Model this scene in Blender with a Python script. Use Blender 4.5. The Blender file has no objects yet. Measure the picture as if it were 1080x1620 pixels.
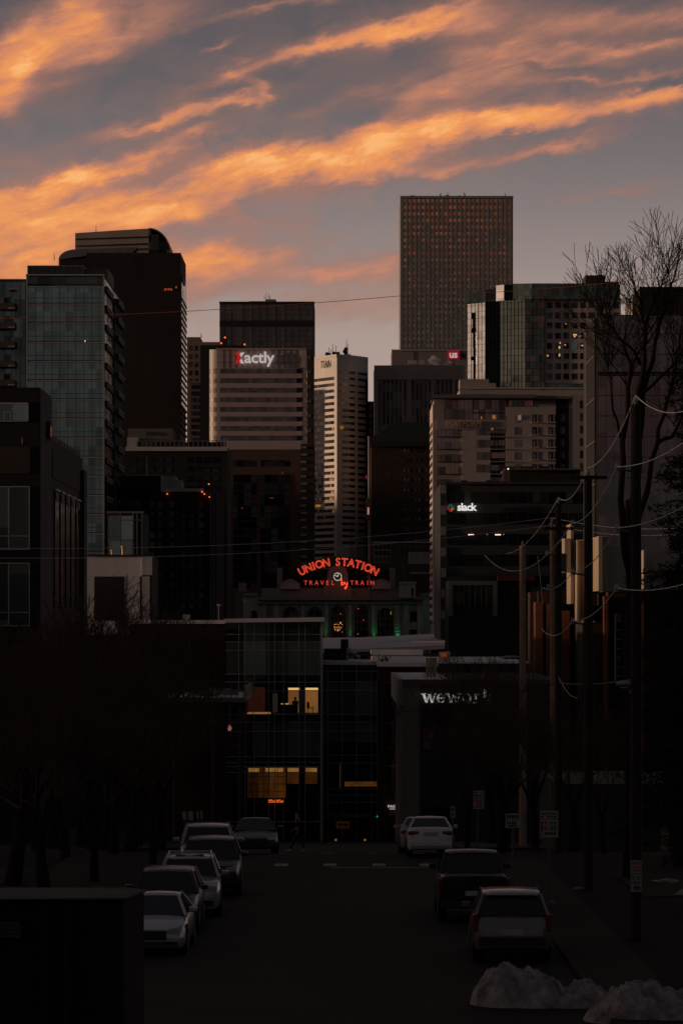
import bpy, bmesh, math, random
from mathutils import Vector, Matrix
random.seed(7)
R = math.radians
SC = bpy.context.scene
COL = SC.collection

# ---------------------------------------------------------------- camera
F, CX, HY, CAMZ = 5600.0, 540.0, 985.0, 8.5        # focal length, axis column, horizon row, eye height
cam_d = bpy.data.cameras.new('camera')
cam = bpy.data.objects.new('camera', cam_d); COL.objects.link(cam)
cam.location = (0, 0, CAMZ); cam.rotation_euler = (R(90), 0, 0)
cam_d.sensor_width = 36; cam_d.lens = F / 1620 * 36
cam_d.shift_y = (HY - 810) / 1620
cam_d.clip_start = 1; cam_d.clip_end = 9000
SC.camera = cam
SC.view_settings.view_transform = 'Standard'
SC.view_settings.look = 'None'
SC.view_settings.exposure = 0
SC.view_settings.gamma = 1
SC.cycles.use_denoising = True
SC.cycles.max_bounces = 5
SC.cycles.caustics_reflective = False
SC.cycles.caustics_refractive = False

def lin(c):
    return tuple((v/255/12.92 if v/255 <= .04045 else ((v/255+.055)/1.055)**2.4) for v in c)

# ---------------------------------------------------------------- sky
SUN_AZ, SUN_EL = R(265), R(3.0)      # clockwise from +Y: low on the left, slightly behind the camera
W = bpy.data.worlds.new("World"); SC.world = W; W.use_nodes = True
W.cycles.sampling_method = 'MANUAL'; W.cycles.sample_map_resolution = 256
nt = W.node_tree; nt.nodes.clear()
def nd(t, **kw):
    n = nt.nodes.new(t)
    for k, v in kw.items(): setattr(n, k, v)
    return n
def setin(n, i, v):
    if v is None: return
    if isinstance(v, bpy.types.NodeSocket): nt.links.new(v, n.inputs[i])
    else: n.inputs[i].default_value = v
def M(op, a, b=None, c=None, clamp=False):
    n = nd('ShaderNodeMath', operation=op, use_clamp=clamp)
    setin(n, 0, a); setin(n, 1, b); setin(n, 2, c)
    return n.outputs[0]
def smooth(x, lo, hi):
    n = nd('ShaderNodeMapRange', interpolation_type='SMOOTHSTEP')
    setin(n, 0, x); setin(n, 1, lo); setin(n, 2, hi)
    return n.outputs[0]
def mixc(f, a, b, mode='MIX'):
    n = nd('ShaderNodeMix', data_type='RGBA', blend_type=mode)
    setin(n, 0, f)
    for i, v in ((6, a), (7, b)):
        if isinstance(v, tuple): v = (v + (1,))[:4]
        setin(n, i, v)
    return n.outputs[2]
tc = nd('ShaderNodeTexCoord')
sx = nd('ShaderNodeSeparateXYZ'); nt.links.new(tc.outputs['Generated'], sx.inputs[0])
dx, dy, dz = sx.outputs
yy = M('MAXIMUM', dy, 0.05)
az = M('DIVIDE', dx, yy)             # tangent of the bearing from +Y
el = M('DIVIDE', dz, yy)             # tangent of the height above the horizon
cb = nd('ShaderNodeCombineXYZ'); setin(cb, 0, az); setin(cb, 1, el)
P0 = cb.outputs[0]
def noise(vec, scale, detail=5, rough=.55, dist=0.0, out=0):
    n = nd('ShaderNodeTexNoise'); n.noise_dimensions = '3D'
    setin(n, 'Vector', vec); setin(n, 'Scale', scale); setin(n, 'Detail', detail); setin(n, 'Roughness', rough); setin(n, 'Distortion', dist)
    return n.outputs[out]
def vm(op, a, b=None):
    n = nd('ShaderNodeVectorMath', operation=op)
    setin(n, 0, a); setin(n, 1, b)
    return n.outputs[0] if op != 'DOT_PRODUCT' else n.outputs[1]
def mapping(vec, loc=(0,0,0), rot=0, scale=(1,1,1)):
    n = nd('ShaderNodeMapping', vector_type='TEXTURE')
    setin(n, 0, vec); setin(n, 1, loc); setin(n, 2, (0,0,rot)); setin(n, 3, scale)
    return n.outputs[0]
# wind-blown warp of the cloud field
rot1 = mapping(P0, rot=R(16), scale=(2.2,1,1))
w1 = noise(rot1, 42, 5, .6, out=1)
w2 = noise(rot1, 170, 4, .65, out=1)
warp = vm('MULTIPLY', vm('SUBTRACT', w1, (.5,.5,.5)), (.020,.015,0))
warp2 = vm('MULTIPLY', vm('SUBTRACT', w2, (.5,.5,.5)), (.009,.007,0))
P1 = vm('ADD', vm('ADD', P0, warp), warp2)
# cirrus streamers: (x, y, half length, half width, tilt, density) in tenths of a milliradian-like units (photo rows)
STREAMS = [
 (40,78,190,46,42,1.15),(190,40,170,50,26,.62),(10,150,60,36,60,.5),(150,95,120,22,32,.35),
 (440,16,130,9,11,.65),(350,78,36,6,18,.75),(540,70,190,17,16,1.0),(690,20,110,22,22,.6),
 (270,190,190,13,13,.75),(290,168,60,22,30,.35),(365,122,26,11,10,.55),(408,142,28,8,-28,.6),(385,170,50,9,8,.5),
 (320,208,36,9,8,.45),(30,262,60,12,5,.35),(480,190,100,14,14,.22),
 (170,262,160,15,19,1.0),(60,320,110,40,25,.55),(90,300,120,22,22,.5),
 (350,278,170,27,12,.95),(500,258,170,24,0,1.0),(230,322,190,32,12,.75),(600,240,90,24,26,.65),(640,275,130,11,3,.4),
 (720,212,150,24,14,.95),(870,180,240,21,10,.9),(1060,148,130,16,6,.6),(900,226,150,13,13,.65),(760,255,120,14,10,.25),
 (640,155,110,32,12,.50),(760,130,180,50,14,.42),(930,95,240,22,4,.38),(900,35,260,34,2,.52),(780,80,60,16,10,.4),(1010,68,150,10,4,.5),(990,119,130,6,4,.55),
 (740,50,70,26,28,.4),(1080,20,140,16,0,.3),
 (20,382,230,60,0,.75),(330,338,130,16,-4,.55),(200,350,180,24,6,.35),(340,412,120,26,10,.8),(560,432,170,24,8,.75),(120,440,280,55,3,.85),(580,492,130,26,5,.6),
 (960,302,90,10,14,.42),
 # gaps
 (250,112,170,32,22,-.25),(560,200,90,22,24,-.35),(860,265,300,16,8,-.2),(470,318,110,16,12,-.3),(620,165,36,20,50,-.15),
 (1040,128,90,6,3,-.35),(890,108,120,6,3,-.25),(1060,190,70,8,10,-.3),(850,208,90,6,12,-.3),
]
def sky_pt(x, y): return ((x-CX)/F, (HY-y)/F, 0)
acc = halo = None
for (x, y, L, w, t, a) in STREAMS:
    m = mapping(P1, sky_pt(x, y), R(t), (L/F, w/F, 1))
    dd_ = vm('DOT_PRODUCT', m, m)
    g = M('POWER', .3679, dd_)
    if a > .5 and w >= 15: halo = M('MULTIPLY_ADD', M('POWER', .72, dd_), a*.30, halo) if halo is not None else M('MULTIPLY', M('POWER', .72, dd_), a*.30)
    acc = M('MULTIPLY', g, a) if acc is None else M('MULTIPLY_ADD', g, a, acc)
streak = noise(mapping(P0, rot=R(14), scale=(3.6,1,1)), 150, 7, .58, .4)
fib = noise(mapping(P1, rot=R(20), scale=(5,1,1)), 420, 5, .7, .4)
tex = M('ADD', M('MULTIPLY', streak, 1.25), M('MULTIPLY', fib, .35))     # about .82 on average
dens = M('MULTIPLY', acc, M('ADD', tex, -.02))
# thin veil beyond the drawn streamers so the sky goes on to the sides and overhead
veil = noise(mapping(tc.outputs['Generated'], rot=R(10), scale=(1,.5,.22)), 5, 6, .6, .5)
outside = smooth(M('MAXIMUM', M('ABSOLUTE', az), M('SUBTRACT', el, .06)), .11, .2)
dens = M('ADD', dens, M('MULTIPLY', smooth(veil, .45, .75), M('MULTIPLY', outside, .8)))
patch = noise(mapping(P1, rot=R(12), scale=(2,1,1)), 60, 5, .6)
dens = M('ADD', dens, M('MULTIPLY', M('SUBTRACT', patch, .5), .22))
dens = M('MAXIMUM', dens, 0)
puff = noise(mapping(P1, rot=R(14), scale=(1.7,1,1)), 95, 6, .58, .8)
hz_ = M('MULTIPLY', halo, smooth(puff, .34, .66))
hz_ = M('MINIMUM', hz_, .62)
# clear air behind: slate overhead, rosy grey toward the horizon
elc = M('DIVIDE', dz, M('SQRT', M('ADD', M('MULTIPLY', dx, dx), M('MULTIPLY', dy, dy))))
ramp = nd('ShaderNodeValToRGB'); setin(ramp, 0, M('MULTIPLY', elc, 4.0))
cr = ramp.color_ramp
stops = [(0,(184,166,156)),(.33,(172,154,146)),(.40,(150,138,135)),(.47,(131,122,122)),(.53,(116,109,111)),(.61,(96,93,98)),(.72,(84,82,88)),(1.0,(74,73,82))]
cr.elements[0].position = stops[0][0]; cr.elements[0].color = lin(stops[0][1])+(1,)
cr.elements[1].position = stops[-1][0]; cr.elements[1].color = lin(stops[-1][1])+(1,)
for p, c in stops[1:-1]:
    e = cr.elements.new(p); e.color = lin(c)+(1,)
air = mixc(M('MULTIPLY', hz_, .95), ramp.outputs[0], lin((172,120,102)))
fib2 = noise(mapping(P1, rot=R(13), scale=(2.6,1,1)), 200, 7, .52, .5)
rc = nd('ShaderNodeValToRGB'); setin(rc, 0, M('MULTIPLY', M('MULTIPLY', dens, M('ADD', M('MULTIPLY', fib2, 1.0), .48)), .68))
cr = rc.color_ramp
stops = [(0,(138,106,98)),(.22,(160,112,96)),(.42,(196,130,104)),(.60,(220,141,94)),(.78,(238,154,92)),(1.0,(250,180,114))]
cr.elements[0].position = 0; cr.elements[0].color = lin(stops[0][1])+(1,)
cr.elements[1].position = 1; cr.elements[1].color = lin(stops[-1][1])+(1,)
for p, c in stops[1:-1]:
    e = cr.elements.new(p); e.color = lin(c)+(1,)
front = mixc(smooth(dens, -.15, .98), air, rc.outputs[0])
# rest of the dome: dim slate behind and overhead, ember glow low on the left where the sun has gone
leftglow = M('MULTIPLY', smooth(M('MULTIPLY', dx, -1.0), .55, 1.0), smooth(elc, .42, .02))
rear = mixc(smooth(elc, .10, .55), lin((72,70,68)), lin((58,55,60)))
rearglow = M('MULTIPLY', M('MULTIPLY', smooth(M('MULTIPLY', dy, -1.0), .75, .97), smooth(elc, .094, .120)), M('MULTIPLY', M('MULTIPLY', smooth(dx, -.01, .018), smooth(dx, .062, .046)), smooth(elc, .24, .15)))  # orange sky patch added behind the camera for the tallest tower to mirror
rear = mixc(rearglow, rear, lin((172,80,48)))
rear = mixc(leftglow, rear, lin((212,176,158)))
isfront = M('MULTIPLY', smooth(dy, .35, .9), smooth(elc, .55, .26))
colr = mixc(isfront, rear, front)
colr = mixc(smooth(dz, 0.0, -.02), colr, lin((14,13,13)))
nish = nd('ShaderNodeTexSky', sky_type='NISHITA', sun_disc=False, sun_elevation=SUN_EL, sun_rotation=SUN_AZ)
nish.dust_density = 3.0
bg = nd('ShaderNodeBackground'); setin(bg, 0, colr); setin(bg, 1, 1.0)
bgn = nd('ShaderNodeBackground'); setin(bgn, 0, nish.outputs[0]); setin(bgn, 1, 0.004)
ad = nd('ShaderNodeAddShader'); nt.links.new(bg.outputs[0], ad.inputs[0]); nt.links.new(bgn.outputs[0], ad.inputs[1])
wo = nd('ShaderNodeOutputWorld'); nt.links.new(ad.outputs[0], wo.inputs[0])

# ---------------------------------------------------------------- sun: last light, low from the left
sl = bpy.data.lights.new('sun', 'SUN'); sl.energy = 2.0; sl.angle = R(1.5); sl.color = (1, .66, .44)
sun = bpy.data.objects.new('sun', sl); COL.objects.link(sun)
to_sun = Vector((math.sin(SUN_AZ)*math.cos(SUN_EL), math.cos(SUN_AZ)*math.cos(SUN_EL), math.sin(SUN_EL)))
sun.rotation_euler = to_sun.to_track_quat('Z', 'Y').to_euler()
sun.location = (-200, -60, 120)

# ================================================================ helpers
ORG = {}
MATS = {}
def principled(name):
    m = bpy.data.materials.new(name); m.use_nodes = True
    return m, m.node_tree, m.node_tree.nodes['Principled BSDF']
def _noise(t, vec, scale, detail=4, rough=.6):
    n = t.nodes.new('ShaderNodeTexNoise'); n.inputs['Scale'].default_value = scale
    n.inputs['Detail'].default_value = detail; n.inputs['Roughness'].default_value = rough
    t.links.new(vec, n.inputs['Vector']); return n
def _pos(t, scale=(1,1,1)):
    g = t.nodes.new('ShaderNodeNewGeometry')
    mp = t.nodes.new('ShaderNodeMapping'); mp.inputs['Scale'].default_value = scale
    t.links.new(g.outputs['Position'], mp.inputs['Vector']); return mp.outputs[0]
def _objc(t, scale=(1,1,1)):
    g = t.nodes.new('ShaderNodeTexCoord')
    mp = t.nodes.new('ShaderNodeMapping'); mp.inputs['Scale'].default_value = scale
    t.links.new(g.outputs['Object'], mp.inputs['Vector']); return mp.outputs[0]
def _mulc(t, col, fac_socket, lo, hi):
    mr = t.nodes.new('ShaderNodeMapRange'); mr.inputs[1].default_value = .25; mr.inputs[2].default_value = .75
    mr.inputs[3].default_value = lo; mr.inputs[4].default_value = hi
    t.links.new(fac_socket, mr.inputs[0])
    mx = t.nodes.new('ShaderNodeVectorMath'); mx.operation = 'SCALE'
    if isinstance(col, tuple): mx.inputs[0].default_value = col[:3]
    else: t.links.new(col, mx.inputs[0])
    t.links.new(mr.outputs[0], mx.inputs[3]); return mx.outputs[0]
def wall(name, c, rough=.85, var=.25, scale=.15, bump=.2, streak=True):
    """plaster, concrete, stone or metal cladding with weathering and rain streaks"""
    if name in MATS: return MATS[name]
    m, t, p = principled(name)
    n = _noise(t, _pos(t), scale, 6, .65)
    c1 = _mulc(t, c, n.outputs[0], 1-var, 1+var)
    if streak:
        n2 = _noise(t, _pos(t, (1,1,.08)), scale*6, 4, .7)
        c1 = _mulc(t, c1, n2.outputs[0], 1-var*.8, 1+var*.6)
    t.links.new(c1, p.inputs['Base Color']); p.inputs['Roughness'].default_value = rough
    p.inputs['Specular IOR Level'].default_value = .3 if streak else .08
    if bump:
        b = t.nodes.new('ShaderNodeBump'); b.inputs['Strength'].default_value = bump; b.inputs['Distance'].default_value = .05
        n3 = _noise(t, _pos(t), 6, 3); t.links.new(n3.outputs[0], b.inputs['Height']); t.links.new(b.outputs[0], p.inputs['Normal'])
    MATS[name] = m; return m
def brick(name, c, c2, mortar, size=.35, rough=.9):
    if name in MATS: return MATS[name]
    m, t, p = principled(name)
    g = t.nodes.new('ShaderNodeNewGeometry'); s = t.nodes.new('ShaderNodeSeparateXYZ'); t.links.new(g.outputs['Position'], s.inputs[0])
    a = t.nodes.new('ShaderNodeMath'); a.operation = 'ADD'; t.links.new(s.outputs[0], a.inputs[0]); t.links.new(s.outputs[1], a.inputs[1])
    cmb = t.nodes.new('ShaderNodeCombineXYZ'); t.links.new(a.outputs[0], cmb.inputs[0]); t.links.new(s.outputs[2], cmb.inputs[1])
    b = t.nodes.new('ShaderNodeTexBrick'); t.links.new(cmb.outputs[0], b.inputs['Vector'])
    b.inputs['Color1'].default_value = c+(1,); b.inputs['Color2'].default_value = c2+(1,); b.inputs['Mortar'].default_value = mortar+(1,)
    b.inputs['Scale'].default_value = 1; b.inputs['Brick Width'].default_value = size; b.inputs['Row Height'].default_value = size*.36; b.inputs['Mortar Size'].default_value = size*.04
    n = _noise(t, _pos(t), .4, 5); col = _mulc(t, b.outputs[0], n.outputs[0], .65, 1.3)
    t.links.new(col, p.inputs['Base Color']); p.inputs['Roughness'].default_value = rough; p.inputs['Specular IOR Level'].default_value = .2
    MATS[name] = m; return m
def glass(name, c, pane=(1.5, 3.2), rough=.06, metal=.85, var=.5, warp=.02):
    """coated facade glazing: a tinted mirror whose panes differ a little in tint and tilt"""
    if name in MATS: return MATS[name]
    m, t, p = principled(name)
    g = t.nodes.new('ShaderNodeNewGeometry')
    mp = t.nodes.new('ShaderNodeMapping'); mp.inputs['Scale'].default_value = (1/pane[0], 1/pane[0], 1/pane[1]); mp.inputs['Location'].default_value = (.37,.21,.11)
    t.links.new(g.outputs['Position'], mp.inputs['Vector'])
    fl = t.nodes.new('ShaderNodeVectorMath'); fl.operation = 'FLOOR'; t.links.new(mp.outputs[0], fl.inputs[0])
    wn = t.nodes.new('ShaderNodeTexWhiteNoise'); wn.noise_dimensions = '3D'; t.links.new(fl.outputs[0], wn.inputs['Vector'])
    big = _noise(t, _pos(t, (1,1,.5)), .05, 3)
    c1 = _mulc(t, c, wn.outputs['Value'], 1-var, 1+var*.6); c1 = _mulc(t, c1, big.outputs[0], .7, 1.3)
    t.links.new(c1, p.inputs['Base Color']); p.inputs['Roughness'].default_value = rough; p.inputs['Metallic'].default_value = metal
    sub = t.nodes.new('ShaderNodeVectorMath'); sub.operation = 'SUBTRACT'; t.links.new(wn.outputs['Color'], sub.inputs[0]); sub.inputs[1].default_value = (.5,.5,.5)
    sc_ = t.nodes.new('ShaderNodeVectorMath'); sc_.operation = 'SCALE'; t.links.new(sub.outputs[0], sc_.inputs[0]); sc_.inputs[3].default_value = warp
    ad_ = t.nodes.new('ShaderNodeVectorMath'); ad_.operation = 'ADD'; t.links.new(g.outputs['Normal'], ad_.inputs[0]); t.links.new(sc_.outputs[0], ad_.inputs[1])
    nm = t.nodes.new('ShaderNodeVectorMath'); nm.operation = 'NORMALIZE'; t.links.new(ad_.outputs[0], nm.inputs[0])
    t.links.new(nm.outputs[0], p.inputs['Normal'])
    MATS[name] = m; return m
def plain(name, c, rough=.6, metal=0, spec=.5, var=.15, scale=3, coat=0):
    if name in MATS: return MATS[name]
    m, t, p = principled(name)
    n = _noise(t, _objc(t), scale, 4); col = _mulc(t, c, n.outputs[0], 1-var, 1+var)
    t.links.new(col, p.inputs['Base Color']); p.inputs['Roughness'].default_value = rough
    p.inputs['Metallic'].default_value = metal; p.inputs['Specular IOR Level'].default_value = spec; p.inputs['Coat Weight'].default_value = coat
    MATS[name] = m; return m
def emit(name, c, s, vary=0):
    if name in MATS: return MATS[name]
    m, t, p = principled(name)
    p.inputs['Base Color'].default_value = (c[0]*.3, c[1]*.3, c[2]*.3, 1); p.inputs['Emission Color'].default_value = c+(1,); p.inputs['Emission Strength'].default_value = s
    if vary:
        n = _noise(t, _pos(t), vary, 4, .7); col = _mulc(t, c, n.outputs[0], .35, 1.35); t.links.new(col, p.inputs['Emission Color'])
    MATS[name] = m; return m

class MB:
    def __init__(s): s.v = []; s.f = []
    def box(s, x0, x1, y0, y1, z0, z1):
        if x0 > x1: x0, x1 = x1, x0
        if y0 > y1: y0, y1 = y1, y0
        if z0 > z1: z0, z1 = z1, z0
        i = len(s.v)
        s.v += [(x0,y0,z0),(x1,y0,z0),(x1,y1,z0),(x0,y1,z0),(x0,y0,z1),(x1,y0,z1),(x1,y1,z1),(x0,y1,z1)]
        s.f += [(i,i+3,i+2,i+1),(i+4,i+5,i+6,i+7),(i,i+1,i+5,i+4),(i+1,i+2,i+6,i+5),(i+2,i+3,i+7,i+6),(i+3,i,i+4,i+7)]
        return s
    def prism(s, pts, a, b, axis='y'):
        """extrude a polygon; axis y: pts are (x,z); axis z: pts are (x,y); axis x: pts are (y,z)"""
        i = len(s.v); n = len(pts)
        for q in (a, b):
            for p in pts:
                s.v.append({'y': (p[0], q, p[1]), 'z': (p[0], p[1], q), 'x': (q, p[0], p[1])}[axis])
        s.f.append(tuple(range(i, i+n))); s.f.append(tuple(range(i+2*n-1, i+n-1, -1)))
        for k in range(n):
            s.f.append((i+k, i+n+k, i+n+(k+1) % n, i+(k+1) % n))
        return s
    def tube(s, pts, rad, n=8, cap=True):
        pts = [Vector(p) for p in pts]
        if not isinstance(rad, (list, tuple)): rad = [rad]*len(pts)
        i0 = len(s.v); up = None
        for k, p in enumerate(pts):
            d = (pts[min(k+1, len(pts)-1)] - pts[max(k-1, 0)])
            if d.length < 1e-9: d = Vector((0,0,1))
            d.normalize()
            if up is None: up = Vector((0,0,1)) if abs(d.z) < .9 else Vector((1,0,0))
            a = d.cross(up)
            if a.length < 1e-4: a = d.cross(Vector((.3,1,.2)))
            a.normalize(); b = d.cross(a)
            for j in range(n):
                t = 2*math.pi*j/n
                s.v.append(tuple(p + (a*math.cos(t) + b*math.sin(t))*rad[k]))
        for k in range(len(pts)-1):
            for j in range(n):
                q = i0+k*n; s.f.append((q+j, q+(j+1) % n, q+n+(j+1) % n, q+n+j))
        if cap:
            s.f.append(tuple(range(i0, i0+n))); e = i0+(len(pts)-1)*n; s.f.append(tuple(range(e+n-1, e-1, -1)))
        return s
    def loft(s, rings, cap=True):
        i0 = len(s.v); n = len(rings[0])
        for r in rings: s.v += [tuple(p) for p in r]
        for k in range(len(rings)-1):
            for j in range(n):
                q = i0+k*n; s.f.append((q+j, q+(j+1) % n, q+n+(j+1) % n, q+n+j))
        if cap: s.f.append(tuple(range(i0+n-1, i0-1, -1))); e = i0+(len(rings)-1)*n; s.f.append(tuple(range(e, e+n)))
        return s
    def quad(s, *p):
        i = len(s.v); s.v += [tuple(q) for q in p]; s.f.append(tuple(range(i, i+len(p)))); return s
    def build(s, name, mat, parent=None, org=None, smooth=False, bevel=0, kind=None):
        if org is None: org = ORG.get(parent.name, Vector((0,0,0))) if parent else Vector((0,0,0))
        me = bpy.data.meshes.new(name)
        me.from_pydata([tuple(Vector(v)-org) for v in s.v], [], s.f); me.update()
        bm = bmesh.new(); bm.from_mesh(me); bmesh.ops.recalc_face_normals(bm, faces=bm.faces)
        if bevel: bmesh.ops.bevel(bm, geom=[e for e in bm.edges if e.calc_face_angle(0) > .6], offset=bevel, segments=2, affect='EDGES', profile=.5)
        bm.to_mesh(me); bm.free()
        me.materials.append(mat)
        if smooth:
            me.shade_smooth()
            try: me.set_sharp_from_angle(angle=R(38))
            except Exception: pass
        o = bpy.data.objects.new(name, me); COL.objects.link(o)
        if parent: o.parent = parent; ORG[o.name] = org
        else: o.location = org
        if kind: o['kind'] = kind
        return o
def tag(o, label=None, cat=None, group=None, kind=None):
    if label: o['label'] = label
    if cat: o['category'] = cat
    if group: o['group'] = group
    if kind: o['kind'] = kind
    return o
def root(name, loc, label, cat, group=None, local=False):
    o = bpy.data.objects.new(name, None); COL.objects.link(o); o.location = loc; o.empty_display_size = .2
    ORG[o.name] = Vector((0,0,0)) if local else Vector(loc)
    return tag(o, label, cat, group)
def children(o): return [c for c in bpy.data.objects if c.parent == o]
def copy_tree(o, kids=None, parent=None):
    if kids is None:
        kids = {}
        for c in bpy.data.objects:
            if c.parent: kids.setdefault(c.parent.name, []).append(c)
    c = o.copy(); COL.objects.link(c); c.parent = parent
    for ch in kids.get(o.name, []): copy_tree(ch, kids, c)
    return c

GP = [(-400,6),(-10,6.8),(8,6.6),(45,.7),(70,.15),(86,.05),(136,-.4),(165,-2.1),(300,-10),(620,-10),(1000,-3),(2200,0),(8000,0)]
def gz(y):
    for (a, za), (b, zb) in zip(GP, GP[1:]):
        if y <= b: return za + (zb-za)*max(0, (y-a))/(b-a)
    return 0
def PX(px, d): return (px-CX)/F*d
def PZ(py, d): return CAMZ + (HY-py)/F*d

class Bld:
    def __init__(s, name, label, px0, px1, pyt, d, D, mat, group=None, cat='building', part='wall', zb=None, nobody=False):
        s.d, s.D = d, D; s.x0, s.x1, s.zt = PX(px0, d), PX(px1, d), PZ(pyt, d)
        s.zb = gz(d)-.3 if zb is None else zb
        if zb is None and d > 250: s.zb = -10.5
        s.r = root(name, ((s.x0+s.x1)/2, d, s.zb), label, cat, group)
        if not nobody: s.w = MB().box(s.x0, s.x1, d, d+D, s.zb, s.zt).build(part, mat, s.r)
        s.cache = {}
    def X(s, px): return PX(px, s.d)
    def Z(s, py): return PZ(py, s.d)
    def mbf(s, mb, px0, px1, py0, py1, out=.3, inn=.06):
        return mb.box(s.X(px0), s.X(px1), s.d-out, s.d+inn, s.Z(py0), s.Z(py1))
    def f(s, part, mat, px0, px1, py0, py1, out=.3, inn=.06, parent=None, kind=None):
        return s.mbf(MB(), px0, px1, py0, py1, out, inn).build(part, mat, parent or s.r, kind=kind)
    def side(s, part, mat, a, b, py0, py1, right=True, out=.3, parent=None, inn=.06):
        x = s.x1 if right else s.x0; sg = 1 if right else -1
        return MB().box(x-sg*inn, x+sg*out, s.d+a, s.d+b, s.Z(py0), s.Z(py1)).build(part, mat, parent or s.r)
    def blk(s, part, mat, px0, px1, py0, py1, a, b, parent=None):
        """a block standing a..b metres behind the front plane"""
        return MB().box(s.X(px0), s.X(px1), s.d+a, s.d+b, s.Z(py0), s.Z(py1)).build(part, mat, parent or s.r)
    def win(s, part, mat, px, py, w, h, out=.1, parent=None):
        """one window, px,py its middle, w,h in photo units; equal ones share a mesh"""
        k = (part, mat.name, round(w,1), round(h,1), out)
        W_, H_ = w/F*s.d, h/F*s.d
        if k not in s.cache:
            mb = MB().box(-W_/2, W_/2, -out, .06, -H_/2, H_/2)
            s.cache[k] = mb.build(part, mat, s.r, org=Vector((0,0,0))); o = s.cache[k]
        else:
            o = s.cache[k].copy(); COL.objects.link(o)
        pr = parent or s.r; o.parent = pr
        o.location = Vector((s.X(px), s.d, s.Z(py))) - s.r.location; ORG[o.name] = Vector(s.r.location)+o.location
        return o

def text_mesh(txt, size, extrude=.05, outline=0, spacing=1.0, bold=0):
    cu = bpy.data.curves.new('lettering', 'FONT'); cu.body = txt; cu.size = size
    cu.align_x = 'CENTER'; cu.align_y = 'CENTER'; cu.space_character = spacing; cu.resolution_u = 3
    if outline: cu.fill_mode = 'NONE'; cu.bevel_depth = outline; cu.bevel_resolution = 1; cu.extrude = 0
    else: cu.extrude = extrude; cu.offset = bold
    o = bpy.data.objects.new('tmp_text', cu); COL.objects.link(o)
    dg = bpy.context.evaluated_depsgraph_get(); dg.update()
    me = bpy.data.meshes.new_from_object(o.evaluated_get(dg))
    bpy.data.objects.remove(o); bpy.data.curves.remove(cu)
    return me
def text_obj(name, txt, size, mat, parent, loc, rot=0, yaw=0, sx=1, **kw):
    """upright lettering that faces the street; size in metres; rot tilts it in its own plane"""
    me = text_mesh(txt, size, **kw); me.name = name
    me.materials.clear(); me.materials.append(mat)
    xs = [v.co.x for v in me.vertices]; cx = (min(xs)+max(xs))/2
    M_ = Matrix.Rotation(yaw, 4, 'Z') @ Matrix.Rotation(rot, 4, 'Y') @ Matrix.Rotation(R(90), 4, 'X') @ Matrix.Diagonal((sx,1,1,1)) @ Matrix.Translation((-cx,0,0))
    me.transform(M_)
    o = bpy.data.objects.new(name, me); COL.objects.link(o)
    if parent: o.parent = parent; o.location = Vector(loc) - ORG[parent.name]; ORG[o.name] = Vector(loc)
    else: o.location = loc
    return o

# ================================================================ ground, hills, street
def shade_ridge(x, y):
    """unseen rising ground, added on the left to keep the last sun off the streets"""
    h = 0
    if x < -140:
        t = min(1, (-140-x)/300); t = t*t*(3-2*t)
        top = 40 + max(0, min(1, (y-350)/900))*45
        h += t*top
    if x > 200:
        t = min(1, (x-200)/500); h += t*t*12
    if y < -60: h += min(1, (-60-y)/500)*14
    return h
asphalt = wall('asphalt', (.022,.018,.014), .8, .3, .4, .3, streak=False)
soil = wall('bare_ground', (.018,.014,.011), .95, .35, .3, .3, streak=False)
xs = [-3500,-1800,-1000,-700,-500,-440,-380,-320,-260,-200,-140,-90,-60,-40,-25,-16,-11,-6.05,0,5.65,11,16,25,40,60,100,200,300,400,600,1000,1800,3500]
ys = [-1500,-800,-400,-200,-60,-10,8,20,32,45,58,70,86,100,115,130,136,150,165,200,240,300,400,500,620,800,1000,1300,1700,2200,3500,6500]
mb = MB()
for y in ys:
    for x in xs: mb.v.append((x, y, gz(y)+shade_ridge(x, y)))
nx = len(xs)
for j in range(len(ys)-1):
    for i in range(nx-1):
        q = j*nx+i; mb.f.append((q, q+1, q+nx+1, q+nx))
g = mb.build('ground', soil); g['kind'] = 'structure'
def strip(name, mat, x0, x1, y0, y1, lift, kind='structure', step=6):
    """a sheet that follows the ground"""
    yy_ = sorted(set([y0, y1] + [p[0] for p in GP if y0 < p[0] < y1] + [v for v in ys if y0 < v < y1]))
    m = MB()
    for y in yy_: m.v += [(x0, y, gz(y)+lift), (x1, y, gz(y)+lift)]
    for k in range(len(yy_)-1): m.f.append((2*k, 2*k+1, 2*k+3, 2*k+2))
    o = m.build(name, mat); o['kind'] = kind; return o
strip('road', asphalt, -6.0, 5.6, 20, 297, .004)
cross = MB()
for y in (140, 150, 152): cross.v += [(-120, y, gz(y)+.008), (120, y, gz(y)+.008)]
concrete = wall('sidewalk_concrete', (.030,.025,.021), .9, .3, .5, .2, streak=False)
def slab(name, x0, x1, y0, y1, h=.13):
    yy_ = sorted(set([y0, y1] + [p[0] for p in GP if y0 < p[0] < y1])); m = MB()
    rings = [[(x0, y, gz(y)-.1), (x1, y, gz(y)-.1), (x1, y, gz(y)+h), (x0, y, gz(y)+h)] for y in yy_]
    m.loft(rings); o = m.build(name, mat=concrete); o['kind'] = 'structure'; return o
slab('sidewalk', -10.2, -6.0, 45, 132); slab('sidewalk', 5.6, 7.4, 45, 132)
slab('sidewalk', -10, -6.0, 158, 290); slab('sidewalk', 5.6, 9, 158, 250)
strip('pavement', concrete, 9.5, 24, 112, 124, .02)      # forecourt across the verge on the right
strip('pavement', concrete, -24, -11, 118, 127, .02)
paint = wall('road_paint', (.32,.31,.29), .8, .35, 2.5, 0, streak=False)
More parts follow.
